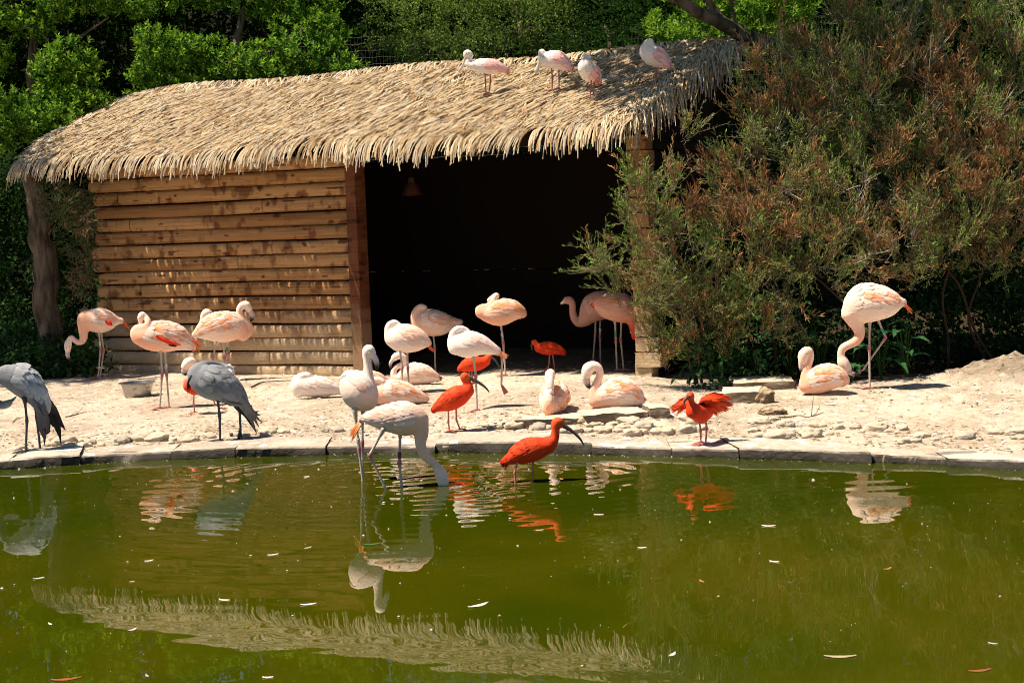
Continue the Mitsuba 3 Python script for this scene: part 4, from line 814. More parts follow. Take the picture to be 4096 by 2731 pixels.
ibis(cI, (1095, 1105), 'scarlet ibis half hidden behind the white sleeping flamingo, bill curving right', [(1262, 845, 52), (1180, 865, 80), (1085, 878, 80), (1000, 915, 42), (965, 935, 20)],
    [(1262, 830, 46), (1285, 800, 34), (1300, 788, 30)], [(1318, 790, 17), (1365, 822, 14), (1402, 872, 10), (1419, 916, 4)], [G((1070, 945), (1080, 1040), (1070, 1102), b=-0.02), G((1100, 945), (1110, 1040), (1120, 1108), b=0.03)], seed=43, tail=((1000, 910), (950, 955), 12, 5, 20))
ibis(cC, (480, 632), 'dark red scarlet ibis standing inside the shaded shed, facing left', [(390, 455, 32), (440, 458, 50), (510, 465, 40), (568, 490, 18)], [(382, 455, 28), (366, 428, 20), (352, 412, 22)], [(342, 415, 12), (332, 440, 8), (338, 470, 4)],
    [G((470, 505), (465, 560), (455, 612), b=-0.02), G((485, 508), (500, 570), (507, 634), b=0.02)], seed=44, face=-1, tail=((545, 480), (593, 497), 8, 5, 14))
ibis(cA, (1690, 1078), 'scarlet ibis almost hidden behind the middle crane, red belly and one pink leg showing', [(1610, 850, 40), (1650, 868, 46), (1720, 868, 44), (1790, 880, 30)], [(1606, 840, 34), (1598, 800, 28), (1625, 770, 24, 0.03)], None,
    [G((1665, 900), (1656, 985), (1665, 1070), b=-0.02), G((1785, 900), (1840, 1005), (1885, 1035), b=0.05, toes=(1950, 1040))], seed=45, face=-1, skin=(0.78, 0.3, 0.2))
# the ibis that spreads its wings
s = Bird('scarlet_ibis', cC, (1625, 1195), 'scarlet ibis on the right-hand slabs spreading both wings, bill turned to the left', 'ibis', 'scarlet ibises', seed=46)
s.chain([(1555, 925, 58, -0.03), (1605, 955, 68, 0.03), (1645, 955, 56, 0.12), (1665, 960, 30, 0.2)], [IBIS, IBIS, IBIS], n=14, width=1.0, tag='body')
s.chain([(1548, 925, 52, -0.04), (1535, 880, 34, -0.05), (1530, 840, 27, -0.05), (1527, 805, 30, -0.06), (1518, 812, 24, -0.09)], [IBIS, (0.75, 0.09, 0.02), (0.6, 0.07, 0.03)], tag='neck')
for g in (G((1592, 1005), (1605, 1080), (1606, 1165), b=-0.02), G((1640, 1000), (1650, 1070), (1642, 1192), b=0.02)): s.leg(face=-1, rad=0.0066, knee=0.0105, cols=(LEG_I, LEG_I, LEG_I), web=False, toe=0.075, **g)
s.body_mesh(h=0.008, noise_amp=0.12)
s.tubepart('bill', [(1512, 812, 17, -0.1), (1496, 822, 13, -0.12), (1484, 842, 9, -0.13), (1481, 862, 4, -0.13)], BILL_I, n=14); s.eye(1514, 800, sides=(-1,), r=0.0045, col='eye_dark')
def spread(s, sh, tips, w, n2, bb):
    mb = MB(); sh = np.array(sh, float); tips = np.array(tips, float)
    for layer, (fr, cnt, ww) in enumerate(((1.0, 24, w * 0.72), (0.8, 22, w * 0.75), (0.6, 20, w * 0.8), (0.4, 16, w * 0.9))):
        for k in range(cnt):
            x = k / (cnt - 1) * (len(tips) - 1); i = min(int(x), len(tips) - 2); e = tips[i] * (1 - x + i) + tips[i + 1] * (x - i); e = e * s.r.uniform(0.97, 1.02)  if False else e + s.r.normal(0, 5, 2)
            root = sh * (1 - 0.35 * fr) + tips[0] * 0.35 * fr * (1 - k / cnt) + sh * 0.35 * fr * (k / cnt); e2 = root + (e - root) * fr
            mid = (root + e2) / 2 + [0, -10]
            s.plume(mb, [(*root, bb[0] - 0.006 * layer), (*mid, (bb[0] + bb[1]) / 2 - 0.02 - 0.006 * layer), (*e2, bb[1] - 0.004 * layer + 0.02 * (k % 2))], ww, [IBIS, (0.76, 0.06, 0.012), (0.8, 0.1, 0.03)], n=7, flat=0.12)
    put('wing', mb.shape('plumage', True), s.key)
spread(s, (1590, 870), [(1700, 805), (1780, 812), (1845, 845), (1862, 890), (1835, 930), (1790, 955), (1740, 972), (1680, 985)], 40, 12, (0.0, 0.10))
spread(s, (1535, 880), [(1470, 838), (1420, 880), (1372, 925), (1385, 960), (1430, 955), (1480, 935)], 34, 10, (0.0, 0.12))

# cranes
def crane(T, at, label, body, neck, legs, plumes, seed, bill=None, face=-1, white=None, breast=None, **k):
    s = Bird('crane', T, at, label, 'crane', 'grey cranes', seed=seed, **k)
    s.chain(body, [GREY, GREY, GREY, (0.16, 0.165, 0.18)], n=16, width=s.wf, tag='body')
    for c, cols in neck: s.chain(c, cols, tag='neck')
    for g in legs: s.leg(face=face, **{**dict(rad=0.0095, knee=0.0145, cols=(DGREY, DGREY, DGREY), web=False, toe=0.10), **g})
    s.body_mesh(noise_amp=0.1)
    s.wings(pal_plain((0.2, 0.215, 0.245) if seed % 2 else (0.15, 0.16, 0.18), (0.46, 0.49, 0.54) if seed % 2 else (0.30, 0.32, 0.35), tip=(0.66, 0.69, 0.74) if seed % 2 else (0.24, 0.25, 0.27), var=0.22), rows=9, nphi=9, L0=0.08, L1=0.17, W=0.055, phi=(-15, 112), lift=(0.004, 0.03 if seed % 2 else 0.018))
    mb = MB()
    for p, w, c in plumes: s.plume(mb, p, w, c, n=9, flat=0.16)
    put('tail', mb.shape('plumage', True), s.key)
    if breast:
        mb = MB()
        for p, w, c in breast: s.plume(mb, p, w, c, n=9, flat=0.16)
        put('breast_plume', mb.shape('plumage', True), s.key)
    if white:
        mb = MB()
        for p, w in white: s.plume(mb, p, w, [(0.62, 0.64, 0.68), (0.75, 0.76, 0.78)], n=6, flat=0.3)
        put('ear_plume', mb.shape('plumage', True), s.key)
    if bill: s.tubepart('bill', bill, [(0.12, 0.13, 0.14), (0.3, 0.29, 0.25)])
    return s
DG2, TG = (0.10, 0.10, 0.11), (0.19, 0.185, 0.18)
r = RNG(5)
pl1 = [([(300, 830, -0.06), (350 + dx, 1040, -0.07), (380 + dx * 1.2, 1200, -0.05), (x1, y1, -0.03)], w, [(0.24, 0.26, 0.29), DG2, BLACK]) for dx, x1, y1, w in ((0, 378, 1345, 46), (-25, 385, 1310, 40), (30, 400, 1250, 44), (15, 428, 1200, 44))]
pl1 += [([(330, 850, 0.02), (430 + dx, 1020, 0.03), (495 + dx, 1170, 0.04), (x1, y1, 0.05)], w, [TG, BLACK, BLACK]) for dx, x1, y1, w in ((0, 522, 1345, 44), (-25, 515, 1300, 40), (20, 552, 1200, 40), (35, 563, 1230, 26), (-40, 500, 1180, 50))]
pl1 += [([(210, 800, -0.07), (270, 950, -0.09), (x1, y1, -0.08)], 50, [(0.3, 0.32, 0.36), (0.2, 0.21, 0.23), DG2]) for x1, y1 in ((300, 1030), (335, 1060), (370, 1090), (360, 1010))]
crane(cA, (270, 1402), 'grey crane cut by the left edge, neck bent down, long drooping tail plumes', [(72, 765, 88), (150, 778, 122), (235, 850, 112), (305, 935, 80), (360, 1020, 46)],
    [([(50, 720, 60), (8, 730, 42), (-40, 800, 32), (-60, 890, 28), (-40, 960, 28), (10, 1005, 34), (60, 995, 34), (85, 978, 24)], [GREY, (0.1, .1, .12), BLACK, DGREY, (0.25, .27, .3), (0.3, .31, .34)])],
    [G((212, 985), (230, 1130), (220, 1400), b=-0.05), G((285, 985), (315, 1115), (345, 1395), b=0.04)], pl1, 51, bill=[(95, 970, 16), (118, 952, 11), (142, 930, 5)])
pl2 = [([(1980, 860, -0.05), (2080 + dx, 960, -0.06), (2150 + dx, 1060, -0.05), (x1, y1, -0.03)], w, [(0.26, 0.25, 0.24), TG, DG2]) for dx, x1, y1, w in ((0, 2240, 1150, 40), (-10, 2215, 1190, 44), (-30, 2195, 1243, 44), (15, 2228, 1090, 40), (5, 2212, 1050, 44), (-50, 2180, 1180, 40), (-15, 2150, 1000, 54))]
pl2 += [([(1960, 950, 0.0), (2030, 1030, 0.01), (2100, 1090, 0.02), (x1, y1, 0.02)], 40, [DG2, BLACK, BLACK]) for x1, y1 in ((2160, 1150), (2190, 1240), (2130, 1120))]
pl2 += [([(1900, 930, -0.07), (1950, 975, -0.07), (x1, y1, -0.06)], 40, [(0.27, .28, .30), TG, TG]) for x1, y1 in ((1985, 1005), (2060, 1010), (2095, 1000), (2010, 990))]
pl3 = [([(1640, 740, -0.08), (1612, 800, -0.085), (x1, y1, -0.07)], 16, [BLACK, BLACK]) for x1, y1 in ((1600, 860), (1606, 905), (1622, 880), (1638, 870))]
crane(cA, (1885, 1312), 'grey crane in the middle left preening its back, one foot raised above the slabs', [(1690, 765, 84), (1780, 802, 140), (1880, 842, 136), (1975, 900, 98), (2050, 960, 54)],
    [([(1672, 735, 62), (1690, 690, 44), (1760, 665, 34, 0.08), (1850, 668, 28, 0.13), (1920, 690, 28, 0.13), (1960, 705, 30, 0.12)], [GREY, GREY, DGREY, GREY, (0.4, .42, .45)])],
    [G((1860, 965), (1878, 1082), (1882, 1308), b=-0.04), G((2045, 960), (2050, 1050), (2058, 1215), b=0.03, toes=(2045, 1315), toe=0.10)], pl2, 52, breast=pl3,
    white=[([(1950, 690, 0.1), (1985, 690, 0.08), (2010, 745, 0.07)], 26), ([(1945, 700, 0.1), (1975, 720, 0.08), (1995, 748, 0.07)], 24), ([(1940, 685, 0.1), (1965, 670, 0.08), (1990, 690, 0.07)], 22)])

# spoonbills on the roof
def spoonbill(at, label, body, neck, bill, legs, seed, face=-1, eye=None, wing=None, tailspec=None, cols=None):
    s = Bird('spoonbill', cE, at, label, 'spoonbill', 'spoonbills on the thatched roof', roof=True, seed=seed); s.onroof = True
    s.chain(body, cols or [SPOON, SPOON, (0.78, 0.55, 0.55), SPINK], n=14, width=s.wf, tag='body'); s.chain(neck, [SPOON, SPOON, (0.66, 0.65, 0.6)], tag='neck')
    for g in legs: s.leg(face=face, **{**dict(rad=0.0075, knee=0.011, cols=((0.34, 0.13, 0.13), (0.28, 0.1, 0.1), (0.3, 0.14, 0.14)), web=False, toe=0.06), **g})
    s.body_mesh(h=0.009)
    w = dict(rows=7, nphi=6, L0=0.06, L1=0.13, W=0.045, t0=0.3, phi=(0, 105)); w.update(wing or {})
    s.wings(pal_plain((0.80, 0.42, 0.44), (0.80, 0.54, 0.54), var=0.14, rear=SPINK), **w)
    if bill:
        L = np.array([[*s.q(p[0], p[1], p[3]), p[2] / s.pxm] for p in bill]); S = spline(L, 14); v, f = tube(s.w(S[:, :3]), S[:, 3], 10, 1.0)
        c = s.w(S[:, :3]); k = np.repeat(np.arange(14), 10); vv = v.copy(); ax = s.nz
        off = v[:140] - c[k]; flat = np.interp(np.arange(14), [0, 5, 13], [0.9, 0.6, 0.22])[k]
        fw = unit(np.cross(unit(np.gradient(c, axis=0)), s.ta))[k]; vv[:140] = c[k] + off - fw * ((off * fw).sum(1) * (1 - flat))[:, None]
        put('bill', MB().add(vv, f, (0.6, 0.52, 0.47)).shape('skin', True), s.key)
    if tailspec: s.tail(*tailspec, [SPINK, (0.75, 0.2, 0.16), (0.7, 0.3, 0.22)])
    if eye: s.eye(*eye, r=0.005, col='eye_dark')
spoonbill((530, 585), 'pale pink spoonbill farthest left on the roof in profile, long bill pointing down left', [(425, 348, 42), (500, 352, 66), (585, 362, 60), (650, 376, 38), (700, 392, 15)],
    [(405, 350, 38), (372, 335, 27), (376, 295, 25), (386, 260, 28), (362, 246, 33), (350, 262, 24)], [(347, 275, 13, 0), (335, 310, 9, 0), (318, 350, 10, 0), (303, 380, 14, 0), (292, 402, 10, 0)],
    [G((510, 410), (518, 490), (520, 578), b=-0.02), G((553, 410), (562, 480), (545, 588), b=0.02)], 61, eye=(355, 245), tailspec=((660, 380), (722, 400), 10, 6, 16))
spoonbill((1115, 562), 'pink-winged spoonbill second from the left on the roof, spoon-tipped bill hanging down', [(1040, 305, 62), (1110, 300, 82), (1180, 330, 60), (1245, 375, 24)],
    [(1015, 310, 48), (998, 275, 35), (1000, 238, 31), (992, 250, 26)], [(988, 262, 16, -0.02), (980, 310, 10, -0.03), (966, 360, 15, -0.03), (958, 395, 23, -0.03), (955, 424, 13, -0.03)],
    [G((1078, 370), (1090, 460), (1085, 566), b=-0.02), G((1140, 370), (1148, 450), (1145, 552), b=0.02)], 62, tailspec=((1200, 350), (1285, 392), 12, 6, 18))
spoonbill((1415, 630), 'third spoonbill from the left on the roof, head tucked over its shoulder', [(1372, 372, 66, -0.06), (1408, 402, 84, 0.02), (1450, 435, 54, 0.1), (1482, 482, 22, 0.14)],
    [(1372, 345, 50, -0.06), (1380, 300, 33, -0.04), (1384, 272, 30, -0.02), (1395, 282, 24, 0.04)], None, [G((1425, 460), (1420, 540), (1410, 632), b=-0.02), G((1450, 460), (1445, 540), (1436, 605), b=0.04)], 63, wing=dict(t0=0.35, phi=(30, 110)), tailspec=((1460, 460), (1495, 505), 12, 5, 18))
spoonbill((1970, 512), 'spoonbill farthest right on the roof standing on one leg in dappled shade', [(1898, 235, 66), (1955, 262, 90), (2030, 305, 64), (2080, 352, 28)], [(1892, 200, 48), (1908, 158, 36), (1924, 146, 30), (1938, 160, 22, -0.02)], None,
    [G((1978, 335), (1978, 420), (1970, 512), b=0.0)], 64, tailspec=((2060, 330), (2115, 385), 10, 6, 18))

# ---------------------------------------------------------------- trees, shrubs, plants
def leaf_quads(mb, P, D, N, L, W, C, fold=0.25):
    """many small leaves: base P, direction D, upper side N, length L, width W, colour C (n,3): four folded triangles each"""
    D = unit(D); N = unit(N - D * (N * D).sum(1, keepdims=True)); B = np.cross(D, N)
    L, W = L[:, None], W[:, None]
    mid = P + D * L * 0.52 - N * W * fold * 0.5
    V_ = np.stack([P, P + D * L * 0.48 + B * W * 0.5 + N * W * fold * 0.5, mid, P + D * L * 0.48 - B * W * 0.5 + N * W * fold * 0.5, P + D * L - N * L * 0.08], 1)
    n = len(P); k = np.arange(n)[:, None, None] * 5
    f = (np.array([[0, 1, 2], [0, 2, 3], [1, 4, 2], [2, 4, 3]])[None] + k).reshape(-1, 3)
    mb.add(V_.reshape(-1, 3), f, np.repeat(C, 5, 0))
def sphere_dirs(r, n): return unit(r.normal(0, 1, (n, 3)))
def blob_points(r, blobs, density, shell=(0.7, 1.0), lump=0.35, freq=1.6):
    """points in the lumpy shells of ellipsoids (centre, radii): position, outward direction"""
    Ps, Ds = [], []
    for k, (c, rad) in enumerate(blobs):
        rad = np.array(rad); n = int(density * 4 * math.pi * (np.mean(rad) ** 2)); d = sphere_dirs(r, n)
        m = 1 + lump * 2 * (meshkit.fbm(d * freq + k * 7.3, 3, k + 3) - 0.5)
        u = r.uniform(shell[0], shell[1], n) * m
        P = c + d * rad * u[:, None]
        inside = np.zeros(n, bool)
        for k2, (c2, r2) in enumerate(blobs):
            if k2 != k: inside |= (((P - c2) / np.array(r2)) ** 2).sum(1) < 0.42
        keep = ~inside & (P[:, 2] > ground_z(P[:, 0], P[:, 1]) + 0.02); Ps.append(P[keep]); Ds.append(unit(d / rad)[keep])
    return np.vstack(Ps), np.vstack(Ds)
def vblobs(rows):
    """(x, y, rx, ry in overview pixels, depth[, depth radius])"""
    out = []
    for x, y, rx, ry, dep, *rd in rows:
        s = 1.7415 * dep / FPX; out.append((V(x, y, dep), (rx * s, rd[0] if rd else 0.5 * (rx + ry) * s, ry * s)))
    return out
def greens(r, n, a, b, var=0.25):
    k = r.random((n, 1)); return (np.array(a) * (1 - k) + np.array(b) * k) * r.uniform(1 - var, 1 + var, (n, 1))
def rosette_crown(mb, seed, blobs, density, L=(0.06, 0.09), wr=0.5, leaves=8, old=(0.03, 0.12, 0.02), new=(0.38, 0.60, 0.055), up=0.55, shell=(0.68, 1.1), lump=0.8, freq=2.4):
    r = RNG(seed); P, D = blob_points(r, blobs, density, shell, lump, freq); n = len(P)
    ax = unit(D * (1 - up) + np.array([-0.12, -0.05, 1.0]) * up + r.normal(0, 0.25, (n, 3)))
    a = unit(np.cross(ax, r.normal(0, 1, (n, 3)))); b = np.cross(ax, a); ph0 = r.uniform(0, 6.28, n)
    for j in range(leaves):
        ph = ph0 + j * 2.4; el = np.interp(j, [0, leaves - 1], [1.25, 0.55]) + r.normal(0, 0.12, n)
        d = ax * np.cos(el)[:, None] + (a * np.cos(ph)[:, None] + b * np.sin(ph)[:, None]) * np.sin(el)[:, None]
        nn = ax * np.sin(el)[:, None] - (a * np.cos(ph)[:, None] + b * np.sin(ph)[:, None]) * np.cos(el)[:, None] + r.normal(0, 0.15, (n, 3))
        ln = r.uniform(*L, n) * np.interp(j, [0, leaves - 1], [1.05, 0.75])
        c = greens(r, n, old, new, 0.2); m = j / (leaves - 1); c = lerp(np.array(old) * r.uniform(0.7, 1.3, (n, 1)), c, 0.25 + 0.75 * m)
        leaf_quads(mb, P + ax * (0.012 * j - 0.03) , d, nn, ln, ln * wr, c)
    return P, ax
def loose_crown(mb, seed, blobs, density, L=(0.05, 0.09), wr=0.45, a=(0.015, 0.05, 0.01), b=(0.06, 0.13, 0.02), droop=0.2, shell=(0.6, 1.02), lump=0.4, freq=1.6, per=4):
    r = RNG(seed); P, D = blob_points(r, blobs, density / per, shell, lump, freq); n = len(P)
    tw = unit(D + r.normal(0, 0.6, (n, 3)) + np.array([0, 0, 0.25]))
    for j in range(per):
        d = unit(tw * 0.6 + r.normal(0, 0.6, (n, 3)) - np.array([0, 0, droop])); nn = unit(np.array([-0.2, -0.15, 1.0]) + r.normal(0, 0.55, (n, 3)))
        ln = r.uniform(*L, n); leaf_quads(mb, P + tw * (j * L[1] * 0.55), d, nn, ln, ln * wr, greens(r, n, a, b))
    return P, tw
def branch(mb, pts, r0, r1, col, seed=0, sides=7, n=None, knots=0.12):
    S = spline(np.array(pts), n or 6 * len(pts)); t = np.linspace(0, 1, len(S)); rr = (r0 + (r1 - r0) * t) * (1 + knots * 2 * (meshkit.fbm(S * 5 + seed, 2, seed) - 0.5))
    S = S + (meshkit.fbm(S[:, [0, 1, 2]] * 3 + seed, 2, seed + 1) - 0.5)[:, None] * r0 * 0.6
    v, f = tube(S, rr, sides); mb.add(v, f, np.asarray(col) * 1.0)
def bark_col(p, n, uv):
    a = fbm(p.x * 30, p.y * 30, p.z * 4, 3); b = fbm(p.x * 9, p.y * 9, p.z * 5, 2)
    return mix((0.035, 0.027, 0.02), (0.17, 0.135, 0.10), smoothstep(0.25, 0.75, 0.6 * a + 0.4 * b))
def bark_h(p, n, uv): return 0.02 * fbm(p.x * 35, p.y * 35, p.z * 5, 3)
scene['bark'] = two(bump(rough(proc(bark_col), 0.9, 0.15), bark_h, 1.0))
scene['dark_bark'] = two(rough(RGB(0.05, 0.03, 0.02), 0.9, 0.15))
scene['twig_wood'] = two(rough(VC, 0.85, 0.15))
def trunk_part(k, pts, r0, r1, seed, name='trunk', sides=14, more=()):
    mb = MB(); branch(mb, pts, r0, r1, (0.1, .1, .1), seed, sides, 14 * len(pts) // 2 + 6)
    for p, a, b in more: branch(mb, p, a, b, (0.1, .1, .1), seed + 3, 9)
    v, f, c = mb.arrays(); put(name, mikit.ply((v, f), 'bark', smooth=True), k)
gpt = lambda x, y: np.array([x, y, ground_z(x, y) - 0.05])

# evergreen shrub with glossy leaves behind the shed, left
t = thing('laurel_tree', 'bright glossy-leaved evergreen tree rising behind the left half of the thatched roof', 'tree')
mb = MB()
LB = [(345, 185, 45, 50, 21.9), (420, 205, 60, 32, 22), (400, 120, 62, 42, 22.2), (350, 95, 40, 30, 22.3), (520, 150, 75, 38, 22.4), (470, 115, 45, 30, 22.4), (610, 165, 70, 32, 22.4), (620, 115, 50, 26, 22.5), (700, 130, 60, 45, 22.5), (765, 140, 40, 34, 22.4), (745, 75, 50, 42, 22.6), (660, 70, 40, 30, 22.8), (720, 20, 60, 30, 22.8),
      (580, 12, 55, 26, 23), (480, -2, 50, 22, 23), (390, 2, 45, 24, 22.9), (805, 158, 30, 16, 22.2), (560, -70, 120, 50, 23.2), (720, -70, 110, 50, 23.2), (430, -70, 100, 50, 23.2)]
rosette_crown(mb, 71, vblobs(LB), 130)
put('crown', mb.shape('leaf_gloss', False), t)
trunk_part(t, [gpt(-3.4, 22.8), V(520, 300, 22.8), V(540, 120, 22.9), V(560, 20, 23)], 0.09, 0.04, 3, more=[([V(520, 260, 22.8), V(440, 180, 22.4), V(400, 110, 22.3)], 0.05, 0.02), ([V(535, 170, 22.8), V(640, 110, 22.6), V(710, 60, 22.6)], 0.05, 0.02)])
t = thing('laurel_tree', 'glossy-leaved evergreen tree left of the shed with separate leafy tufts against dark gaps', 'tree')
mb = MB()
LB = [(150, 125, 50, 35, 20.6), (130, 170, 45, 50, 20.6), (190, 150, 45, 30, 20.7), (175, 205, 50, 35, 20.5), (215, 245, 45, 30, 20.5), (160, 260, 50, 30, 20.4), (110, 240, 40, 28, 20.4), (60, 285, 60, 25, 20.2), (100, 305, 50, 20, 20.1), (130, 280, 45, 22, 20.1), (20, 290, 35, 25, 20.2), (30, 240, 35, 30, 20.4), (15, 320, 35, 28, 20),
      (70, 65, 45, 24, 20.9), (40, 38, 34, 18, 20.9), (125, 30, 40, 22, 21), (230, 8, 45, 20, 21.2), (310, 20, 34, 22, 21.2), (270, -30, 90, 40, 21.4), (110, -30, 90, 40, 21), (-20, 130, 40, 40, 20.8), (-30, 30, 40, 50, 20.8)]
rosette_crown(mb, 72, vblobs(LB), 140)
rosette_crown(mb, 172, [((-7.1, 18.4, 4.8), (0.9, 0.8, 0.4)), ((-6.7, 18.9, 4.3), (0.6, 0.6, 0.3)), ((-7.9, 18.2, 5.6), (1.0, 0.9, 0.5)), ((-7.4, 19.6, 5.2), (0.9, 0.8, 0.4)), ((-8.3, 19.0, 4.6), (0.8, 0.8, 0.5))], 100, leaves=7)  # unseen crown clumps beyond the left edge, added to shade the trunk
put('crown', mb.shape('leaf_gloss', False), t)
trunk_part(t, [gpt(-6.0, 21.2), V(85, 300, 21), V(72, 170, 21), V(80, 60, 21.1)], 0.085, 0.05, 4, more=[([V(78, 260, 21), V(140, 230, 20.8), V(190, 190, 20.7)], 0.03, 0.012), ([V(75, 150, 21), V(160, 100, 21), V(250, 40, 21.2)], 0.03, 0.012)])
# finer-leaved tree in the middle
t = thing('willow_tree', 'pale green fine-leaved tree behind the middle of the roof ridge', 'tree'); mb = MB()
MBl = [(900, 60, 70, 60, 23.6), (980, 40, 70, 60, 24), (1050, 60, 80, 55, 24), (1000, 110, 80, 35, 23.6), (1100, 110, 70, 35, 23.8), (1180, 40, 90, 60, 24.2), (1260, 70, 70, 60, 24.4), (930, 120, 40, 28, 23.4), (1060, -20, 120, 50, 24.4), (1240, -40, 110, 60, 24.6), (900, -30, 80, 40, 24.2)]
loose_crown(mb, 73, vblobs(MBl), 950, L=(0.035, 0.06), wr=0.38, a=(0.035, 0.08, 0.016), b=(0.25, 0.38, 0.08), shell=(0.6, 1.05), lump=0.85, freq=2.4)
put('crown', mb.shape('leaf', False), t)
trunk_part(t, [gpt(0.3, 25), V(1235, 130, 24.8), V(1200, 80, 24.8), V(1190, 40, 24.9), V(1150, -30, 25)], 0.06, 0.035, 5, more=[([V(1205, 85, 24.8), V(1120, 60, 24.6), V(1020, 40, 24.4)], 0.03, 0.012)])
t = thing('bay_tree', 'dark leafy bush behind the roof between the pale tree and the leaning branch', 'tree'); mb = MB()
loose_crown(mb, 74, vblobs([(1380, 110, 90, 30, 22), (1330, 85, 60, 45, 23), (1440, 90, 60, 45, 23), (1400, 40, 90, 50, 24), (1290, 125, 50, 22, 22), (1480, 20, 60, 50, 24)]), 330, L=(0.05, 0.08), a=(0.008, 0.026, 0.006), b=(0.035, 0.085, 0.016))
put('crown', mb.shape('leaf_gloss', False), t); trunk_part(t, [gpt(1.2, 23.6), V(1400, 160, 23.4), V(1390, 60, 23.6)], 0.05, 0.025, 6)
# tree on the right with the branch that leans over the roof
t = thing('leaning_tree', 'tree with thick bare branch leaning over the right end of the roof, bright leaves beyond', 'tree'); mb = MB()
RB = [(1510, 65, 28, 18, 18.6), (1545, 80, 35, 20, 18.5), (1500, 45, 22, 16, 18.7), (1585, 55, 40, 24, 18.8), (1600, 95, 35, 18, 18.5), (1640, 25, 50, 28, 19), (1700, 25, 60, 28, 19), (1760, 40, 55, 30, 19), (1720, 70, 45, 22, 18.8), (1820, 35, 45, 30, 19), (1800, 85, 22, 20, 18.4), (1660, 75, 30, 18, 18.8), (1620, -20, 90, 30, 19.2), (1780, -30, 100, 36, 19.2)]
rosette_crown(mb, 75, vblobs(RB), 220, L=(0.055, 0.085), wr=0.38, leaves=7, old=(0.08, 0.2, 0.025), new=(0.34, 0.54, 0.05))
CAN = [((0.1, 17.3, 5.4), (0.55, 0.5, 0.25)), ((0.4, 16.8, 5.3), (0.8, 0.7, 0.3)), ((0.9, 17.2, 5.6), (0.8, 0.7, 0.3)), ((0.9, 16.2, 5.2), (0.7, 0.6, 0.25)), ((0.35, 16.0, 5.2), (0.5, 0.5, 0.2)), ((1.5, 16.6, 5.2), (0.8, 0.7, 0.3)), ((1.9, 15.6, 5.6), (0.7, 0.7, 0.3)), ((2.6, 16.4, 6.2), (0.9, 0.9, 0.4)), ((1.3, 17.4, 5.8), (1.0, 0.8, 0.4)), ((2.9, 17.6, 5.6), (1.2, 1.0, 0.6))]
rosette_crown(mb, 76, CAN, 85, L=(0.07, 0.11), leaves=7)
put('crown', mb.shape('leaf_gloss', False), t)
trunk_part(t, [gpt(3.1, 17.9), V(1905, 560, 17.8), V(1850, 250, 17.6), V(1800, 120, 17.4), V(1740, 98, 17.3), V(1690, 76, 17.2), V(1640, 46, 17.1), V(1560, 2, 17.0), V(1440, -70, 16.8), V(1300, -150, 16.4)], 0.11, 0.045, 7,
           more=[([V(1745, 98, 17.3), V(1690, 62, 17.4), V(1655, 38, 17.4), V(1620, -10, 17.4), V(1590, -80, 17.3)], 0.045, 0.03), ([V(1692, 68, 17.4), V(1687, 40, 17.5), V(1680, 0, 17.5), V(1690, -80, 17.5)], 0.02, 0.015), ([V(1800, 120, 17.4), V(1790, 92, 17.4), V(1770, 98, 17.5), V(1810, 112, 17.2)], 0.035, 0.02), ([V(1440, -70, 16.8), V(1500, -190, 16.6), V(1600, -250, 16.8)], 0.04, 0.02)])
# big trees at the back
r = RNG(9)
BACK = [('tall dark broadleaf tree filling the background at the far left', -8.6, 24.5, 7.0), ('tall dark tree in the background behind the left glossy tree', -6.3, 26.5, 8.0), ('tall dark tree in the background behind the left half of the roof', -3.2, 27.5, 7.5), ('dark background tree behind the fence post', -0.9, 28.2, 6.0), ('dark background tree behind the middle of the roof', 1.3, 27.5, 6.4),
        ('dark background tree behind the leaning branch', 3.6, 25.5, 7.4), ('dark background tree behind the right-hand shrubs', 5.8, 24, 7.4), ('dark background tree at the far right', 8.2, 22.5, 7.0)]
for k, (lab, x, y, h) in enumerate(BACK):
    y += 2.0; h *= 1.05
    t = thing('broadleaf_tree', lab, 'tree', 'dark trees in the background'); mb = MB(); bl = []
    for q_ in range(11):
        z = h * (0.12 + 0.8 * q_ / 10); w = 1.25 * (0.7 + 0.5 * math.sin(2.2 * q_ / 10 + 0.5)); a = q_ * 2.4
        bl.append((np.array([x + 0.75 * math.cos(a), y + 0.75 * math.sin(a), z]), (w, w, 0.75 * w)))
    loose_crown(mb, 80 + k, bl, 190, L=(0.09, 0.15), wr=0.5, a=(0.007, 0.022, 0.004), b=(0.022, 0.058, 0.008), shell=(0.45, 1.05), per=4)
    put('crown', mb.shape('leaf', False), t); trunk_part(t, [gpt(x, y), np.array([x + 0.1, y, h * 0.5]), np.array([x - 0.1, y, h * 0.85])], 0.16, 0.05, 10 + k)
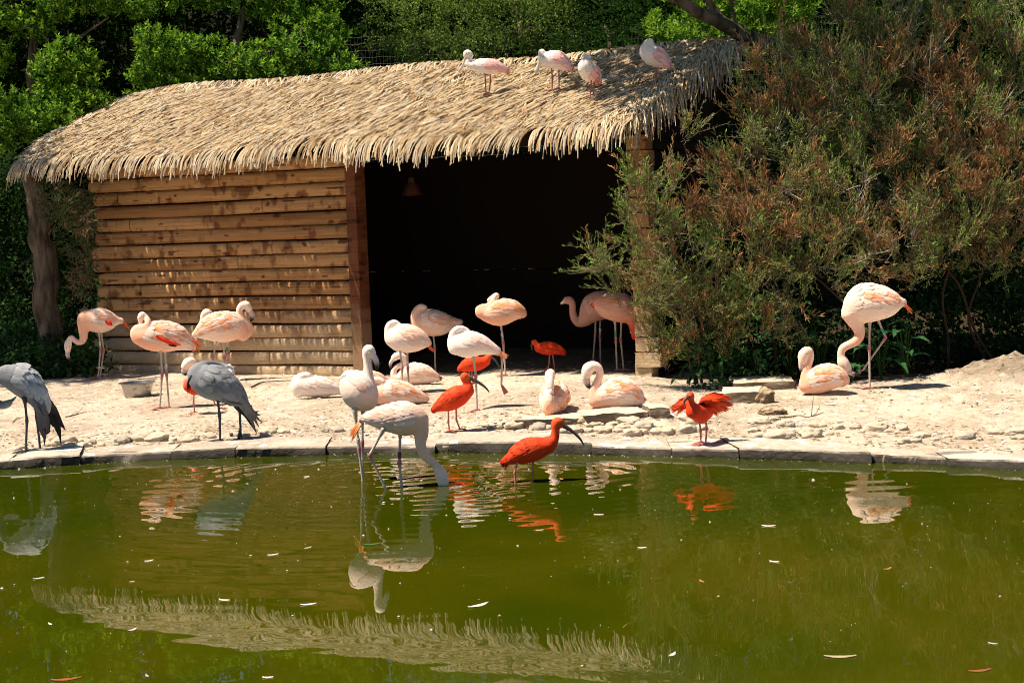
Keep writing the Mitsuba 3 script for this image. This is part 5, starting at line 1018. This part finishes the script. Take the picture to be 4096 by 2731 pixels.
# shaded bushes left of the shed and behind the right-hand shrubs
for lab, seed, rows, dens, a, b in (
        ('shaded leafy bush in the dark corner left of the shed, behind the thick post-like trunk', 91, [(30, 480, 70, 90, 21.5), (60, 640, 80, 90, 21.3), (160, 560, 70, 110, 21.2), (20, 400, 50, 60, 20.9), (190, 690, 50, 80, 20.8), (10, 740, 60, 50, 20.6), (120, 760, 70, 50, 20.9), (-60, 600, 80, 150, 21.2)], 520, (0.012, 0.04, 0.012), (0.05, 0.11, 0.03)),
        ('dark ivy-like bush in deep shade under the right-hand shrubs', 92, [(1640, 560, 90, 200, 17.9), (1800, 640, 120, 150, 17.6), (1960, 740, 110, 110, 17.2), (2100, 700, 110, 130, 17.2), (2250, 720, 110, 130, 16.8), (2330, 600, 90, 150, 17.2), (2050, 480, 200, 160, 18.2), (2250, 350, 160, 160, 18.2), (2400, 700, 90, 160, 16.6), (1660, 300, 70, 120, 18.3), (1900, 350, 150, 150, 18.6), (1720, 790, 70, 70, 16.0), (1820, 790, 80, 75, 16.0), (1920, 790, 80, 75, 16.0), (2020, 790, 80, 75, 16.0), (2120, 780, 80, 80, 16.1), (2230, 770, 90, 90, 16.2), (2330, 750, 80, 100, 16.2), (1640, 780, 60, 80, 16.0)], 330, (0.01, 0.034, 0.012), (0.035, 0.08, 0.025))):
    t = thing('shade_bush', lab, 'bush'); mb = MB(); loose_crown(mb, seed, vblobs(rows), dens, L=(0.05, 0.09), wr=0.55, a=a, b=b, shell=(0.5, 1.02))
    put('foliage', mb.shape('leaf', False), t)

# tree heath: needle sprigs, rusty dead flower spikes, bare grey twigs
def sprigs(mb, r, P, D, L, R, C0, C1):
    n = len(P); D = unit(D); a = unit(np.cross(D, r.normal(0, 1, (n, 3)))); b = np.cross(D, a)
    rows = [P[:, None]]
    for fr, rad in ((0.35, 1.0), (0.8, 0.8)):
        c = P + D * (L * fr)[:, None] + a * (L * 0.03)[:, None]
        rows.append(np.stack([c + (a * math.cos(g) + b * math.sin(g)) * (R * rad)[:, None] for g in (0, 2.094, 4.189)], 1))
    rows.append((P + D * L[:, None])[:, None]); v = np.concatenate(rows, 1)
    f = np.array([[0, 1, 2], [0, 2, 3], [0, 3, 1], [1, 4, 5], [1, 5, 2], [2, 5, 6], [2, 6, 3], [3, 6, 4], [3, 4, 1], [4, 7, 5], [5, 7, 6], [6, 7, 4]])
    F = (f[None] + (np.arange(n) * 8)[:, None, None]).reshape(-1, 3)
    w = np.array([0, .35, .35, .35, .8, .8, .8, 1])[None, :, None]
    mb.add(v.reshape(-1, 3), F, (C0[:, None] * (1 - w) + C1[:, None] * w).reshape(-1, 3))
def heath(label, seed, rows, stems, dens=4600, rust=0.5, extra_tips=()):
    t = thing('heath_shrub', label, 'shrub', 'heath shrubs with rusty flower spikes on the right'); r = RNG(seed); bl = vblobs(rows)
    # branchlets fan out from points in the shells; every branchlet carries sprigs along it
    cP, cD = blob_points(r, bl, dens / 26 / 13, (0.45, 1.0), 0.5, 2.2); m = 13
    cax = unit(cD * 0.8 + np.array([-0.08, -0.12, 0.7]) + r.normal(0, 0.28, cD.shape)); sz = r.uniform(0.7, 1.35, len(cP))
    P = np.repeat(cP, m, 0) + np.repeat(cax * sz[:, None], m, 0) * r.uniform(-0.1, 0.1, (len(cP) * m, 1)) + r.normal(0, 0.022, (len(cP) * m, 3)); D = np.repeat(cD, m, 0); n = len(P)
    bd = unit(np.repeat(cax, m, 0) + r.normal(0, 0.36, (n, 3))); bL = r.uniform(0.12, 0.26, n) * np.repeat(sz, m); bend = r.normal(0, 0.3, (n, 3)) + [0, 0, 0.15]
    cid = np.repeat(np.arange(len(cP)), m); fieldv = (meshkit.fbm(cP * 1.7 + seed, 3, seed) + r.normal(0, 0.07, len(cP)))[cid]; dead = (meshkit.fbm(cP * 2.3 + 40 + seed, 2, seed + 1) + r.normal(0, 0.05, len(cP)))[cid]
    G1, G2, gtip, mbt = MB(), MB(), MB(), MB()
    p_rust = np.clip((fieldv - 0.5) * 5 + rust, 0.05, 0.95)
    isr = r.random(n) < p_rust * (0.55 + 0.75 * np.clip((D * [-0.4, -0.3, 0.8]).sum(1), 0, 1))
    grey = (dead > 0.62) & (r.random(n) < 0.6)
    # bare wood of each branchlet
    k = 4; tt = np.linspace(0, 1, k); Q = P[:, None] + bd[:, None] * (bL[:, None] * tt)[..., None] + bend[:, None] * (bL[:, None] * tt ** 2)[..., None] * 0.35
    N = unit(np.cross(np.gradient(Q, axis=1), np.array([0.3, 0.8, 0.5])))
    wc = np.where(grey[:, None], [0.36, 0.32, 0.27], [0.13, 0.10, 0.07]) * r.uniform(0.7, 1.4, (n, 1))
    mbt.add(*strips(Q, N, np.full((n, 1), 0.006) * np.array([1.1, .9, .7, .4])[None] * np.ones((n, k)), np.repeat(wc[:, None], k, 1)))
    side = 14
    for j in range(side):
        f = np.interp(j, [0, side - 1], [0.25, 1.0]) + r.normal(0, 0.03, n); base = P + bd * (bL * f)[:, None] + bend * (bL * f ** 2 * 0.35)[:, None]
        d = unit(bd * 0.9 + bend * 0.4 * f[:, None] + r.normal(0, 0.5, (n, 3)) + np.array([0, -0.03, 0.4]))
        sel = ~(grey & (r.random(n) < 0.8))
        rr = isr & (f > 0.3)
        L = np.where(rr, r.uniform(0.035, 0.085, n), r.uniform(0.02, 0.055, n)); R = np.where(rr, r.uniform(0.003, 0.005, n), r.uniform(0.0022, 0.0036, n))
        cg = greens(r, n, (0.08, 0.12, 0.036), (0.28, 0.31, 0.09), 0.35); cr = greens(r, n, (0.17, 0.10, 0.05), (0.40, 0.21, 0.085), 0.35)
        fresh = (f > 0.8) & (fieldv < 0.47); cg = np.where(fresh[:, None], cg * [1.0, 1.5, 0.9], cg)
        cc = np.where(rr[:, None], cr, cg)
        sprigs(mb_ := MB(), r, base[sel], d[sel], L[sel], R[sel], (cc * 0.8)[sel], (cc * 1.15)[sel])
        G1.add(*mb_.arrays())
    put('foliage', G1.shape('needle', False), t, kind='stuff')
    put('twigs', mbt.shape('twig_wood', False), t, kind='stuff')
    for q_, pts in enumerate(stems):
        sb = MB(); branch(sb, [gpt(*pts[0])] + [V(*p) for p in pts[1:]], 0.015, 0.006, (0.16, 0.115, 0.085), seed + q_, 8); v, f, c = sb.arrays()
        put('stem', mikit.ply((v, f), 'dark_bark', smooth=True), t)
heath('rusty heath shrub nearest the shed, one low branch reaching across the opening', 101,
      [(1500, 440, 62, 55, 15.2), (1450, 440, 36, 32, 15.1), (1568, 320, 16, 45, 15.5), (1490, 540, 55, 60, 15.1), (1410, 598, 52, 34, 14.9), (1362, 606, 26, 22, 14.85), (1440, 680, 40, 42, 15.0), (1550, 620, 80, 110, 15.3), (1570, 520, 55, 55, 15.4), (1545, 760, 50, 75, 15.15), (1610, 720, 60, 70, 15.3), (1510, 830, 25, 30, 15.0), (1480, 500, 45, 60, 15.05), (1482, 640, 40, 60, 14.95), (1478, 715, 28, 28, 14.95), (1640, 800, 60, 50, 15.3)],
      [[(1.75, 15.5), (1590, 700, 15.5), (1530, 520, 15.4), (1500, 420, 15.3)], [(1.7, 15.45), (1540, 680, 15.3), (1450, 620, 15.1), (1370, 600, 14.95)], [(1.85, 15.6), (1650, 640, 15.6), (1610, 480, 15.6), (1572, 330, 15.5)]], rust=0.12)
heath('broad rust-brown heath shrub in the middle, topped by upright spikes beside the roof end', 102,
      [(1730, 310, 48, 90, 15.9), (1735, 210, 26, 60, 16.0), (1700, 430, 60, 80, 15.6), (1760, 430, 100, 110, 15.5), (1700, 560, 100, 100, 15.3), (1820, 330, 100, 120, 15.8), (1790, 210, 70, 90, 16.0), (1760, 130, 36, 50, 16.2), (1870, 480, 100, 100, 15.3), (1860, 590, 100, 80, 15.1), (1760, 660, 90, 60, 15.2), (1880, 180, 80, 110, 16.1), (1690, 690, 70, 60, 15.2), (1720, 760, 60, 50, 15.3), (1830, 720, 60, 40, 15.3)],
      [[(2.6, 15.7), (1800, 650, 15.6), (1740, 450, 15.7), (1710, 250, 15.9)], [(2.7, 15.8), (1840, 620, 15.6), (1850, 400, 15.8), (1860, 200, 16)], [(2.5, 15.7), (1760, 690, 15.4), (1690, 560, 15.4), (1650, 420, 15.6)]], rust=0.24)
heath('tallest heath shrub, filling the right edge up to the top of the frame', 103,
      [(1960, 100, 80, 90, 16.3), (2050, 60, 80, 90, 16.5), (1980, 260, 110, 120, 15.9), (2090, 220, 110, 130, 16.1), (2000, 420, 120, 120, 15.5), (2110, 400, 110, 120, 15.6), (1970, 560, 90, 80, 15.1), (2070, 570, 90, 90, 15.1), (2200, 120, 100, 110, 16.4), (2220, 300, 110, 130, 15.9), (2310, 180, 100, 130, 16.2), (2310, 400, 100, 130, 15.7), (2210, 490, 100, 100, 15.3), (2160, 600, 80, 60, 15.1), (2300, 560, 80, 80, 15.4), (2340, 40, 80, 80, 16.6), (2060, -20, 120, 60, 16.8), (2250, -10, 120, 70, 16.8), (1970, 20, 50, 60, 16.6)],
      [[(4.05, 15.55), (2178, 780, 15.5), (2165, 680, 15.4), (2190, 560, 15.5), (2160, 400, 15.8), (2120, 200, 16.2)], [(4.55, 15.5), (2240, 760, 15.5), (2205, 660, 15.5), (2150, 580, 15.5), (2080, 400, 15.8), (2050, 150, 16.3)], [(4.5, 15.55), (2225, 740, 15.5), (2250, 640, 15.6), (2265, 560, 15.7), (2290, 350, 16), (2300, 150, 16.4)], [(3.2, 15.7), (1990, 690, 15.5), (1960, 560, 15.5), (1960, 300, 15.9)], [(3.0, 15.6), (1960, 740, 15.3), (1900, 660, 15.2), (1830, 610, 15.1)]], rust=0.2)

# thick weathered trunk under the left end of the roof
t = thing('tree_trunk', 'thick grey weathered trunk standing under the left end of the thatched roof', 'trunk')
base = on_ground(128 * 1.7415, 802 * 1.7415)
dt = 19.2; base = np.array([V(128, 802, dt)[0], dt, 0.08])
mb = MB(); branch(mb, [base - [0, 0, 0.08], V(112, 740, dt), V(106, 640, dt), V(97, 560, dt), V(84, 480, dt), V(78, 420, dt), V(74, 370, dt)], 0.155, 0.10, (0.2,) * 3, 2, 20, 60, 0.03); v, f, c = mb.arrays()
put('trunk', mikit.ply((v, f), 'bark', smooth=True), t)
# hanging heath spray and ivy on the shed's left corner
def spray(label, rows, seed, rust, dens=900, name='heath_spray', cat='foliage'):
    t = thing(name, label, cat); r = RNG(seed); P, D = blob_points(r, vblobs(rows), dens / 8, (0.2, 1.0), 0.4, 2.5); n = len(P); m = MB()
    for j in range(8):
        d = unit(D + r.normal(0, 0.7, (n, 3)) + [0, 0, -0.2]); c = np.where((r.random(n) < rust)[:, None], greens(r, n, (0.1, .06, .035), (0.22, .14, .08)), greens(r, n, (0.03, .06, .02), (0.09, .13, .035)))
        sprigs(m, r, P + r.normal(0, 0.03, (n, 3)), d, r.uniform(0.05, 0.11, n), r.uniform(0.003, 0.005, n), c * 0.8, c)
    put('foliage', m.shape('needle', False), t)
spray('dull green needle spray hanging beside the thick grey trunk', [(150, 480, 50, 60, 18.6), (120, 450, 40, 30, 18.6), (190, 470, 25, 60, 18.7), (180, 560, 30, 40, 18.8)], 111, 0.35)
spray('dry brown needle spray clinging to the left corner of the log wall', [(200, 510, 18, 40, 18.5), (205, 620, 16, 30, 18.5), (180, 640, 25, 40, 18.7)], 112, 0.8)
def ivy(label, rows, seed, dens=700, L=(0.04, 0.07)):
    t = thing('ivy_clump', label, 'ivy'); m = MB(); loose_crown(m, seed, vblobs(rows), dens, L=L, wr=0.75, a=(0.015, .05, .02), b=(0.06, .13, .04), shell=(0.2, 1.0)); put('foliage', m.shape('leaf_gloss', False), t)
ivy('small ivy clump growing up the lower left corner of the log wall', [(216, 688, 9, 8, 18.3), (203, 625, 8, 12, 18.4)], 113)
ivy('low ivy and weeds on the ground behind the flamingo at the wall corner', [(190, 825, 50, 22, 18.6), (196, 800, 20, 24, 18.5), (150, 838, 40, 14, 18.5), (230, 838, 20, 10, 18.4)], 114, 600, (0.05, 0.09))
ivy('weedy undergrowth in front of the thick grey trunk', [(60, 790, 70, 45, 19.5), (110, 790, 50, 50, 19.3), (20, 820, 60, 40, 19), (160, 810, 40, 40, 19.2), (80, 835, 90, 18, 18.6)], 115, 520, (0.05, 0.1))
ivy('glossy ivy patch at the foot of the shrubs right of the corner post', [(1640, 810, 50, 30, 15.25), (1590, 850, 40, 14, 15.1), (1690, 830, 50, 24, 15.2), (1740, 850, 40, 16, 15.1), (1670, 870, 40, 10, 14.9)], 116, 420, (0.05, 0.08))

# broad-leaved plants: each large leaf is a part
def big_leaf(r, root, d, L, W, col, arch):
    k = 7; t = np.linspace(0, 1, k); side = unit(np.cross(d, [0, 0, 1.0])); c = root + d * (L * t)[:, None] - np.array([0, 0, 1.0]) * (arch * L * t ** 2)[:, None]
    tan = unit(np.gradient(c, axis=0)); nn = unit(np.cross(side, tan)); nn = np.where(nn[:, 2:] < 0, -nn, nn)
    w = np.array([0.12, 0.62, 0.95, 1.0, 0.8, 0.45, 0.04]) * W / 2; wav = r.normal(0, 0.006, (k, 2))
    V_ = np.stack([c + side * w[:, None] + nn * (w * 0.35 + wav[:, 0])[:, None], c, c - side * w[:, None] + nn * (w * 0.35 + wav[:, 1])[:, None]], 1)
    i, b = np.meshgrid(np.arange(k - 1), np.arange(2), indexing='ij'); q = np.stack([i * 3 + b, (i + 1) * 3 + b, (i + 1) * 3 + b + 1, i * 3 + b + 1], -1).reshape(-1, 4)
    C = np.repeat(np.array(col)[None], k * 3, 0); C[1::3] *= 1.5
    return V_.reshape(-1, 3), q, C
def leafy_plant(px, py, label, seed, n, h, L, W, back=0.0, col=((0.02, 0.075, 0.03), (0.05, 0.14, 0.05))):
    t = thing('broad_leaved_plant', label, 'plant', 'broad-leaved plants at the edge of the bank'); r = RNG(seed); c = on_ground(px, py); c = c + [0, 0.3 if px > 3500 else 0.1 if px > 2000 else 0, 0]; st = MB()
    for k in range(n):
        a = 2 * math.pi * (k + r.random()) / n; z = h * r.uniform(0.25, 1.0); out = r.uniform(0.03, 0.16); o = np.array([math.cos(a), math.sin(a), 0])
        root = c + o * out + [0, 0, z]; branch(st, [c, c + o * out * 0.5 + [0, 0, z * 0.6], root], 0.006, 0.004, (0.05, 0.11, 0.03), seed + k, 5, 6)
        d = unit(o + [0, -0.25, r.uniform(0.0, 0.8)]); l = L * r.uniform(0.7, 1.15)
        v, q, C = big_leaf(r, root, d, l, W * r.uniform(0.8, 1.1), lerp(col[0], col[1], r.random()), r.uniform(0.3, 0.75)); put('leaf', MB().add(v, q, C).shape('leaf', True), t)
    put('stem', st.shape('leaf', True), t)
leafy_plant(1700 * 1.7415, 868 * 1.7415, 'broad-leaved plant with pale-lit drooping leaves left of the sitting flamingo', 121, 11, 0.55, 0.24, 0.085, 0.35)
leafy_plant(1745 * 1.7415, 868 * 1.7415, 'broad-leaved plant just right of the pale-lit one behind the sitting flamingo', 122, 10, 0.62, 0.25, 0.09, 0.5)
leafy_plant(1820 * 1.7415, 872 * 1.7415, 'low broad-leaved plant directly behind the sitting flamingo on the right bank', 123, 9, 0.4, 0.2, 0.08, 0.55)
leafy_plant(1890 * 1.7415, 872 * 1.7415, 'tall broad-leaved plant behind the neck of the foot-nibbling flamingo', 124, 11, 0.7, 0.24, 0.095, 0.5)
leafy_plant(2040 * 1.7415, 876 * 1.7415, 'broad-leaved plant with long hanging leaves right of the foot-nibbling flamingo', 125, 12, 0.5, 0.27, 0.10, 0.45)
leafy_plant(2100 * 1.7415, 874 * 1.7415, 'broad-leaved plant at the feet of the two thin stems on the right', 126, 10, 0.45, 0.24, 0.09, 0.7)
leafy_plant(1960 * 1.7415, 880 * 1.7415, 'small broad-leaved plant low behind the legs of the foot-nibbling flamingo', 127, 8, 0.3, 0.18, 0.075, 0.4)
leafy_plant(60 * 1.7415, 845 * 1.7415, 'coarse dock plant behind the crane at the left edge', 128, 10, 0.55, 0.22, 0.09, 0.5, col=((0.03, .09, .025), (0.07, .17, .035)))
leafy_plant(110 * 1.7415, 840 * 1.7415, 'coarse dock plant at the foot of the thick grey trunk', 129, 10, 0.6, 0.24, 0.09, 0.3, col=((0.03, .09, .025), (0.06, .15, .035)))
leafy_plant(212 * 1.7415, 848 * 1.7415, 'small bright green plant beside the legs of the flamingo at the wall corner', 130, 8, 0.22, 0.17, 0.075, 0.15, col=((0.06, .16, .03), (0.12, .26, .05)))
# wire fence behind
t = thing('wire_fence', 'tall wire mesh fence with dark posts behind the shed', 'fence')
scene['fence_metal'] = two({'type': 'principled', 'base_color': RGB(0.12, 0.12, 0.12), 'metallic': 0.3, 'roughness': 0.45}); scene['dark_metal'] = two(rough(RGB(0.02, 0.02, 0.022), 0.5, 0.4))
FA, FB = np.array([-3.1, 25.0]), np.array([5.6, 24.4])
for x in np.linspace(0.06, 0.98, 7):
    p = FA + (FB - FA) * x
    if x == np.linspace(0.06, 0.98, 7)[3]: p = V(966, 100, 24.2)[:2] * [1, 1]
    v, f = tube([np.array([*p, -0.1]), np.array([*p, 4.4])], 0.035, 10); put('post', mikit.ply((v, f), 'dark_metal', smooth=40), t)
n = 165; wv = []
for k in range(n + 1):
    p = FA + (FB - FA) * k / n; wv.append(np.array([[*p, 1.5], [*p, 4.4]]))
for k in range(30):
    z = 1.5 + 2.9 * k / 29; wv.append(np.array([[*FA, z], [*FB, z]]))
wv = np.array(wv); m = MB(); m.add(*strips(wv, np.broadcast_to([0.0, -1.0, 0.02], wv.shape), np.full(wv.shape[:2], 0.003), np.full(wv.shape, 0.3))); v, f, c = m.arrays()
put('wire_mesh', mikit.ply((v, f), 'fence_metal'), t, kind='stuff')

# ---------------------------------------------------------------- small things
def feather(c, ang, L, W, col, up=0.0, z=0.004, seed=0, curl=0.15):
    r = RNG(seed); k = 7; t = np.linspace(-0.5, 0.5, k); d = np.array([math.cos(ang), math.sin(ang), 0]); s = np.array([-d[1], d[0], 0])
    w = np.array([0.12, .6, .95, 1, .85, .5, .06]) * W / 2; lift = up * L * (t * 2) ** 2
    mid = c + d * (L * t)[:, None] + s * (curl * L * (t ** 2) * 2)[:, None]; mid = mid + np.array([0, 0, 1.0]) * (z + lift)[:, None]
    ring = np.stack([mid + s * w[:, None] - [0, 0, 0.0015], mid + [0, 0, 0.002], mid - s * w[:, None] - [0, 0, 0.0015]], 1)
    i, b = np.meshgrid(np.arange(k - 1), np.arange(2), indexing='ij'); q = np.stack([i * 3 + b, (i + 1) * 3 + b, (i + 1) * 3 + b + 1, i * 3 + b + 1], -1).reshape(-1, 4)
    return MB().add(ring.reshape(-1, 3), q, np.clip(np.array(col) * r.uniform(0.85, 1.1), 0, .9))
PF = lambda x, y: on_z(x * 1.7415, y * 1.7415, 0.0)
FE = [(1100, 1390, 66, 0.35, WHITE, 'large white feather with orange edge floating below the pond centre'), (1545, 1503, 46, 0.5, (0.6, .6, .58), 'curled grey-white feather floating at the bottom right of centre'), (1930, 1508, 75, -0.05, (0.5, .44, .3), 'long thin straw-coloured feather floating at the lower right'),
      (2252, 1540, 60, 0.1, (0.36, .13, .06), 'reddish brown leaf-like feather floating in the bottom right corner'), (1765, 1208, 32, -0.1, WHITE, 'small white feather below the reflection of the wing-spreading ibis'), (1778, 1290, 26, -0.3, WHITE, 'forked white feather in the middle of the right half of the pond'),
      (1612, 1335, 30, -0.6, (0.45, .2, .1), 'brown leaf floating right of the pond centre'), (2040, 1306, 36, 0.35, (0.4, .2, .1), 'brown leaf floating in the right half of the pond'), (1240, 1218, 22, 0.2, (0.6, .5, .4), 'pinkish feather beside the reflected ibis head'), (708, 1388, 38, 0.1, WHITE, 'white feather floating left of the reflected standing flamingo'),
      (515, 1378, 30, -0.2, WHITE, 'pale feather floating on the reflected roof edge, left'), (305, 1446, 34, 0.5, WHITE, 'white feather floating low on the left beneath the reflected roof'), (116, 1433, 24, 1.0, WHITE, 'bright upturned white feather near the lower left corner'), (90, 1328, 30, 0.3, (0.6, .6, .58), 'grey feather floating at the left edge of the pond'),
      (343, 1288, 24, 0.3, WHITE, 'white feather floating left of the reflected grey crane'), (304, 1336, 14, 0.2, (0.6, .36, .16), 'small ochre leaf floating in the left part of the pond'), (628, 1274, 30, 0.25, WHITE, 'white forked feather floating left of the reflected standing flamingo body'), (708, 1258, 26, 0.4, (0.55, .5, .3), 'pale green-brown leaf floating left of the reflected legs'),
      (1147, 1414, 14, 0.6, (0.62, .42, .2), 'tiny ochre leaf below the large white feather'), (152, 1560, 70, 0.1, (0.4, .1, .04), 'long rusty leaf floating at the bottom left'), (338, 1552, 24, -0.5, (0.5, .42, .35), 'small pale feather at the bottom left'), (615, 1556, 26, 0.0, WHITE, 'white fleck of down at the bottom, left of centre'),
      (1375, 1182, 24, -0.15, WHITE, 'thin white feather right of the wading ibis'), (1475, 1258, 22, 0.05, WHITE, 'thin pale feather in the middle right of the pond'), (1650, 1370, 22, 0.6, (0.4, .28, .15), 'brown scrap of leaf floating right of centre'), (855, 1250, 40, 0.1, (0.1, .2, .05), 'green sprig of weed floating at the reflected flamingo'), (60, 1058, 26, 0.0, WHITE, 'white feather against the slabs at the left edge of the pond'),
      (705, 1095, 16, 0.3, WHITE, 'white scrap floating beside the upright flamingo legs'), (2280, 1478, 24, -0.3, (0.45, .42, .35), 'pale twig-like scrap floating at the right edge')]
for k, (x, y, w, a, col, lab) in enumerate(FE):
    c = PF(x, y); L = w * 1.7415 * c[1] / FPX; nm = 'floating_leaf' if 'leaf' in lab and 'feather' not in lab or 'sprig' in lab else 'floating_feather'
    put(nm, feather(c, a * 2.2, L, max(0.014, L * 0.26), np.array(col) * 0.62, up=0.03, z=0.003, seed=k, curl=0.06).shape('plumage', True), label=lab, cat='leaf' if nm == 'floating_leaf' else 'feather')
# specks of down and dust on the water, and crumbs of litter on the sand: nobody could count them
r = RNG(33); n = 1000; x = r.uniform(-4.5, 4.5, n); y = 6.2 + 5.8 * r.random(n) ** 0.8; keep = y < shore_y(x) - 0.1; x, y = x[keep], y[keep]; n = len(x)
sz = np.where(r.random(n) < 0.08, r.uniform(0.006, 0.012, n), r.uniform(0.0018, 0.0045, n)); a = r.uniform(0, 6.28, n); m = MB()
q = r.random(n) < 0.3; x = np.where(q, r.uniform(-4.2, 3.6, n), x); y = np.where(q, shore_y(x) - 0.03 - np.abs(r.normal(0, 0.05, n)), y); base = np.stack([x, y, np.full(n, 0.003)], 1); oct_ = np.array([[1, 0, 0], [0, .6, 0], [-1, 0, 0], [0, -.6, 0], [0, 0, 0.5]])
rot = np.stack([np.cos(a), -np.sin(a), np.sin(a), np.cos(a)], 1).reshape(n, 2, 2); o = oct_[None] * sz[:, None, None]; o = np.concatenate([np.einsum('nij,nkj->nki', rot, o[..., :2]), o[..., 2:]], -1)
f = np.array([[0, 1, 4], [1, 2, 4], [2, 3, 4], [3, 0, 4]]); m.add((base[:, None] + o).reshape(-1, 3), (f[None] + (np.arange(n) * 5)[:, None, None]).reshape(-1, 3), np.repeat(greens(r, n, (0.4, .4, .34), (0.75, .74, .7)), 5, 0))
put('floating_specks', m.shape('plumage', False), kind='stuff', label='tiny pale specks of down and dust scattered over the pond surface', cat='floating specks')
n = 9000; x = r.uniform(-5.5, 5, n); y = shore_y(x) + 0.45 + 6.6 * r.random(n) ** 1.3; y = np.where(r.random(n) < 0.3, shore_y(x) + r.uniform(0.3, 1.6, n), y); z = ground_z(x, y)
a = r.uniform(0, 6.28, n); ln = r.uniform(0.006, 0.03, n) ; w = ln * r.uniform(0.15, 0.6, n); d = np.stack([np.cos(a), np.sin(a), 0 * a], 1); s_ = np.stack([-d[:, 1], d[:, 0], 0 * a], 1); p0 = np.stack([x, y, z + 0.002], 1)
vv = np.stack([p0 - d * ln[:, None], p0 + s_ * w[:, None] + [0, 0, .004], p0 + d * ln[:, None] + [0, 0, .003], p0 - s_ * w[:, None] + [0, 0, .001]], 1) + np.stack([0 * x, 0 * x, r.uniform(0, 0.008, n)], 1)[:, None]
pick = r.random(n); col = np.where((pick < 0.3)[:, None], [0.7, .64, .55], np.where((pick < 0.75)[:, None], [0.15, .105, .065], [0.36, .27, .17])) * r.uniform(0.7, 1.2, (n, 1))
m = MB(); m.add(vv.reshape(-1, 3), (np.array([[0, 1, 2], [0, 2, 3]])[None] + (np.arange(n) * 4)[:, None, None]).reshape(-1, 3), np.repeat(col, 4, 0))
put('ground_litter', m.shape('plumage', False), kind='stuff', label='scattered leaf crumbs, bark chips and down on the sand', cat='litter')
# feathers lying on the sand
for k, (T, x, y, w, a, col, lab) in enumerate(((cD, 610, 1075, 120, -0.15, WHITE, 'white feather lying on the sand right of the brown clods'), (cD, 995, 975, 60, 0.8, WHITE, 'white feather on the sand below the standing flamingo on the right bank'), (cD, 1210, 1035, 50, 0.5, WHITE, 'small white feather on the sand right of the standing flamingo'), (cD, 1715, 1060, 70, 1.2, WHITE, 'white feather stuck upright below the sandy mound'),
        (cB, 250, 665, 40, 1.4, WHITE, 'white down tuft against the foot of the log wall'), (cA, 2030, 800, 90, 0.3, (0.75, .6, .55), 'pale pink feather lying at the foot of the log wall'), (cB, 712, 1080, 50, 1.4, WHITE, 'white feather at the slabs behind the upright flamingo'), (cB, 1650, 1050, 60, 0.2, WHITE, 'white feather between the cobbles beside the standing ibis'))):
    c = on_ground(*T(x, y)); L = w / CSC[T] * c[1] / FPX
    put('fallen_feather', feather(c, a, L, L * 0.28, col, up=0.2, z=0.012, seed=50 + k).shape('plumage', True), label=lab, cat='feather')
# twigs on the ground
def twig(T, pts, rad, label, seed, side=()):
    m = MB(); P = [on_ground(*T(*p)) + [0, 0, rad * 1.2 + (p[2] if len(p) > 2 else 0)] for p in [(*q, ) if len(q) == 2 else q for q in pts] for _ in (0,)] if False else [on_ground(*T(p[0], p[1])) + [0, 0, rad * 1.2] for p in pts]
    branch(m, P, rad, rad * 0.5, (0.12, 0.085, 0.055), seed, 6)
    for a, b, h in side:
        A, B = on_ground(*T(*a)), on_ground(*T(*b)); branch(m, [A + [0, 0, rad], (A + B) / 2 + [0, 0, h * 0.6], B + [0, 0, h]], rad * 0.7, rad * 0.3, (0.12, .085, .055), seed + 1, 5)
    put('fallen_twig', m.shape('twig_wood', True), label=label, cat='twig')
twig(cA, [(560, 1112), (620, 1098), (690, 1078), (742, 1070)], 0.005, 'forked dark twig on the sand right of the left-edge crane', 1, [((640, 1094), (715, 1050), 0.03), ((600, 1102), (660, 1075), 0.02)])
twig(cD, [(180, 1168), (290, 1170), (380, 1158), (450, 1168), (562, 1135)], 0.006, 'long dark twig on the sand above the right-hand cobbles', 2, [((470, 1160), (490, 1080), 0.10)])
twig(cC, [(1290, 668), (1400, 682), (1500, 690), (1700, 688)], 0.008, 'pale bare stick at the foot of the shrubs right of the corner post', 3, [((1340, 672), (1410, 680), 0.10)])
twig(cA, [(1180, 788), (1260, 782), (1345, 786)], 0.006, 'straw-coloured stick on the sand above the steel bowl', 4)
twig(cA, [(110, 1160), (140, 1125), (200, 1112)], 0.004, 'thin bent twig behind the legs of the left-edge crane', 5)
twig(cB, [(430, 845), (500, 838), (560, 830)], 0.005, 'short stick below the white lying flamingo', 6)
twig(cB, [(10, 755), (90, 720), (180, 712), (320, 705)], 0.008, 'dark stick lying along the foot of the log wall', 7)
twig(cA, [(1975, 1275), (2010, 1262), (2040, 1245)], 0.014, 'stub of dark wood beside the raised foot of the middle crane', 8)
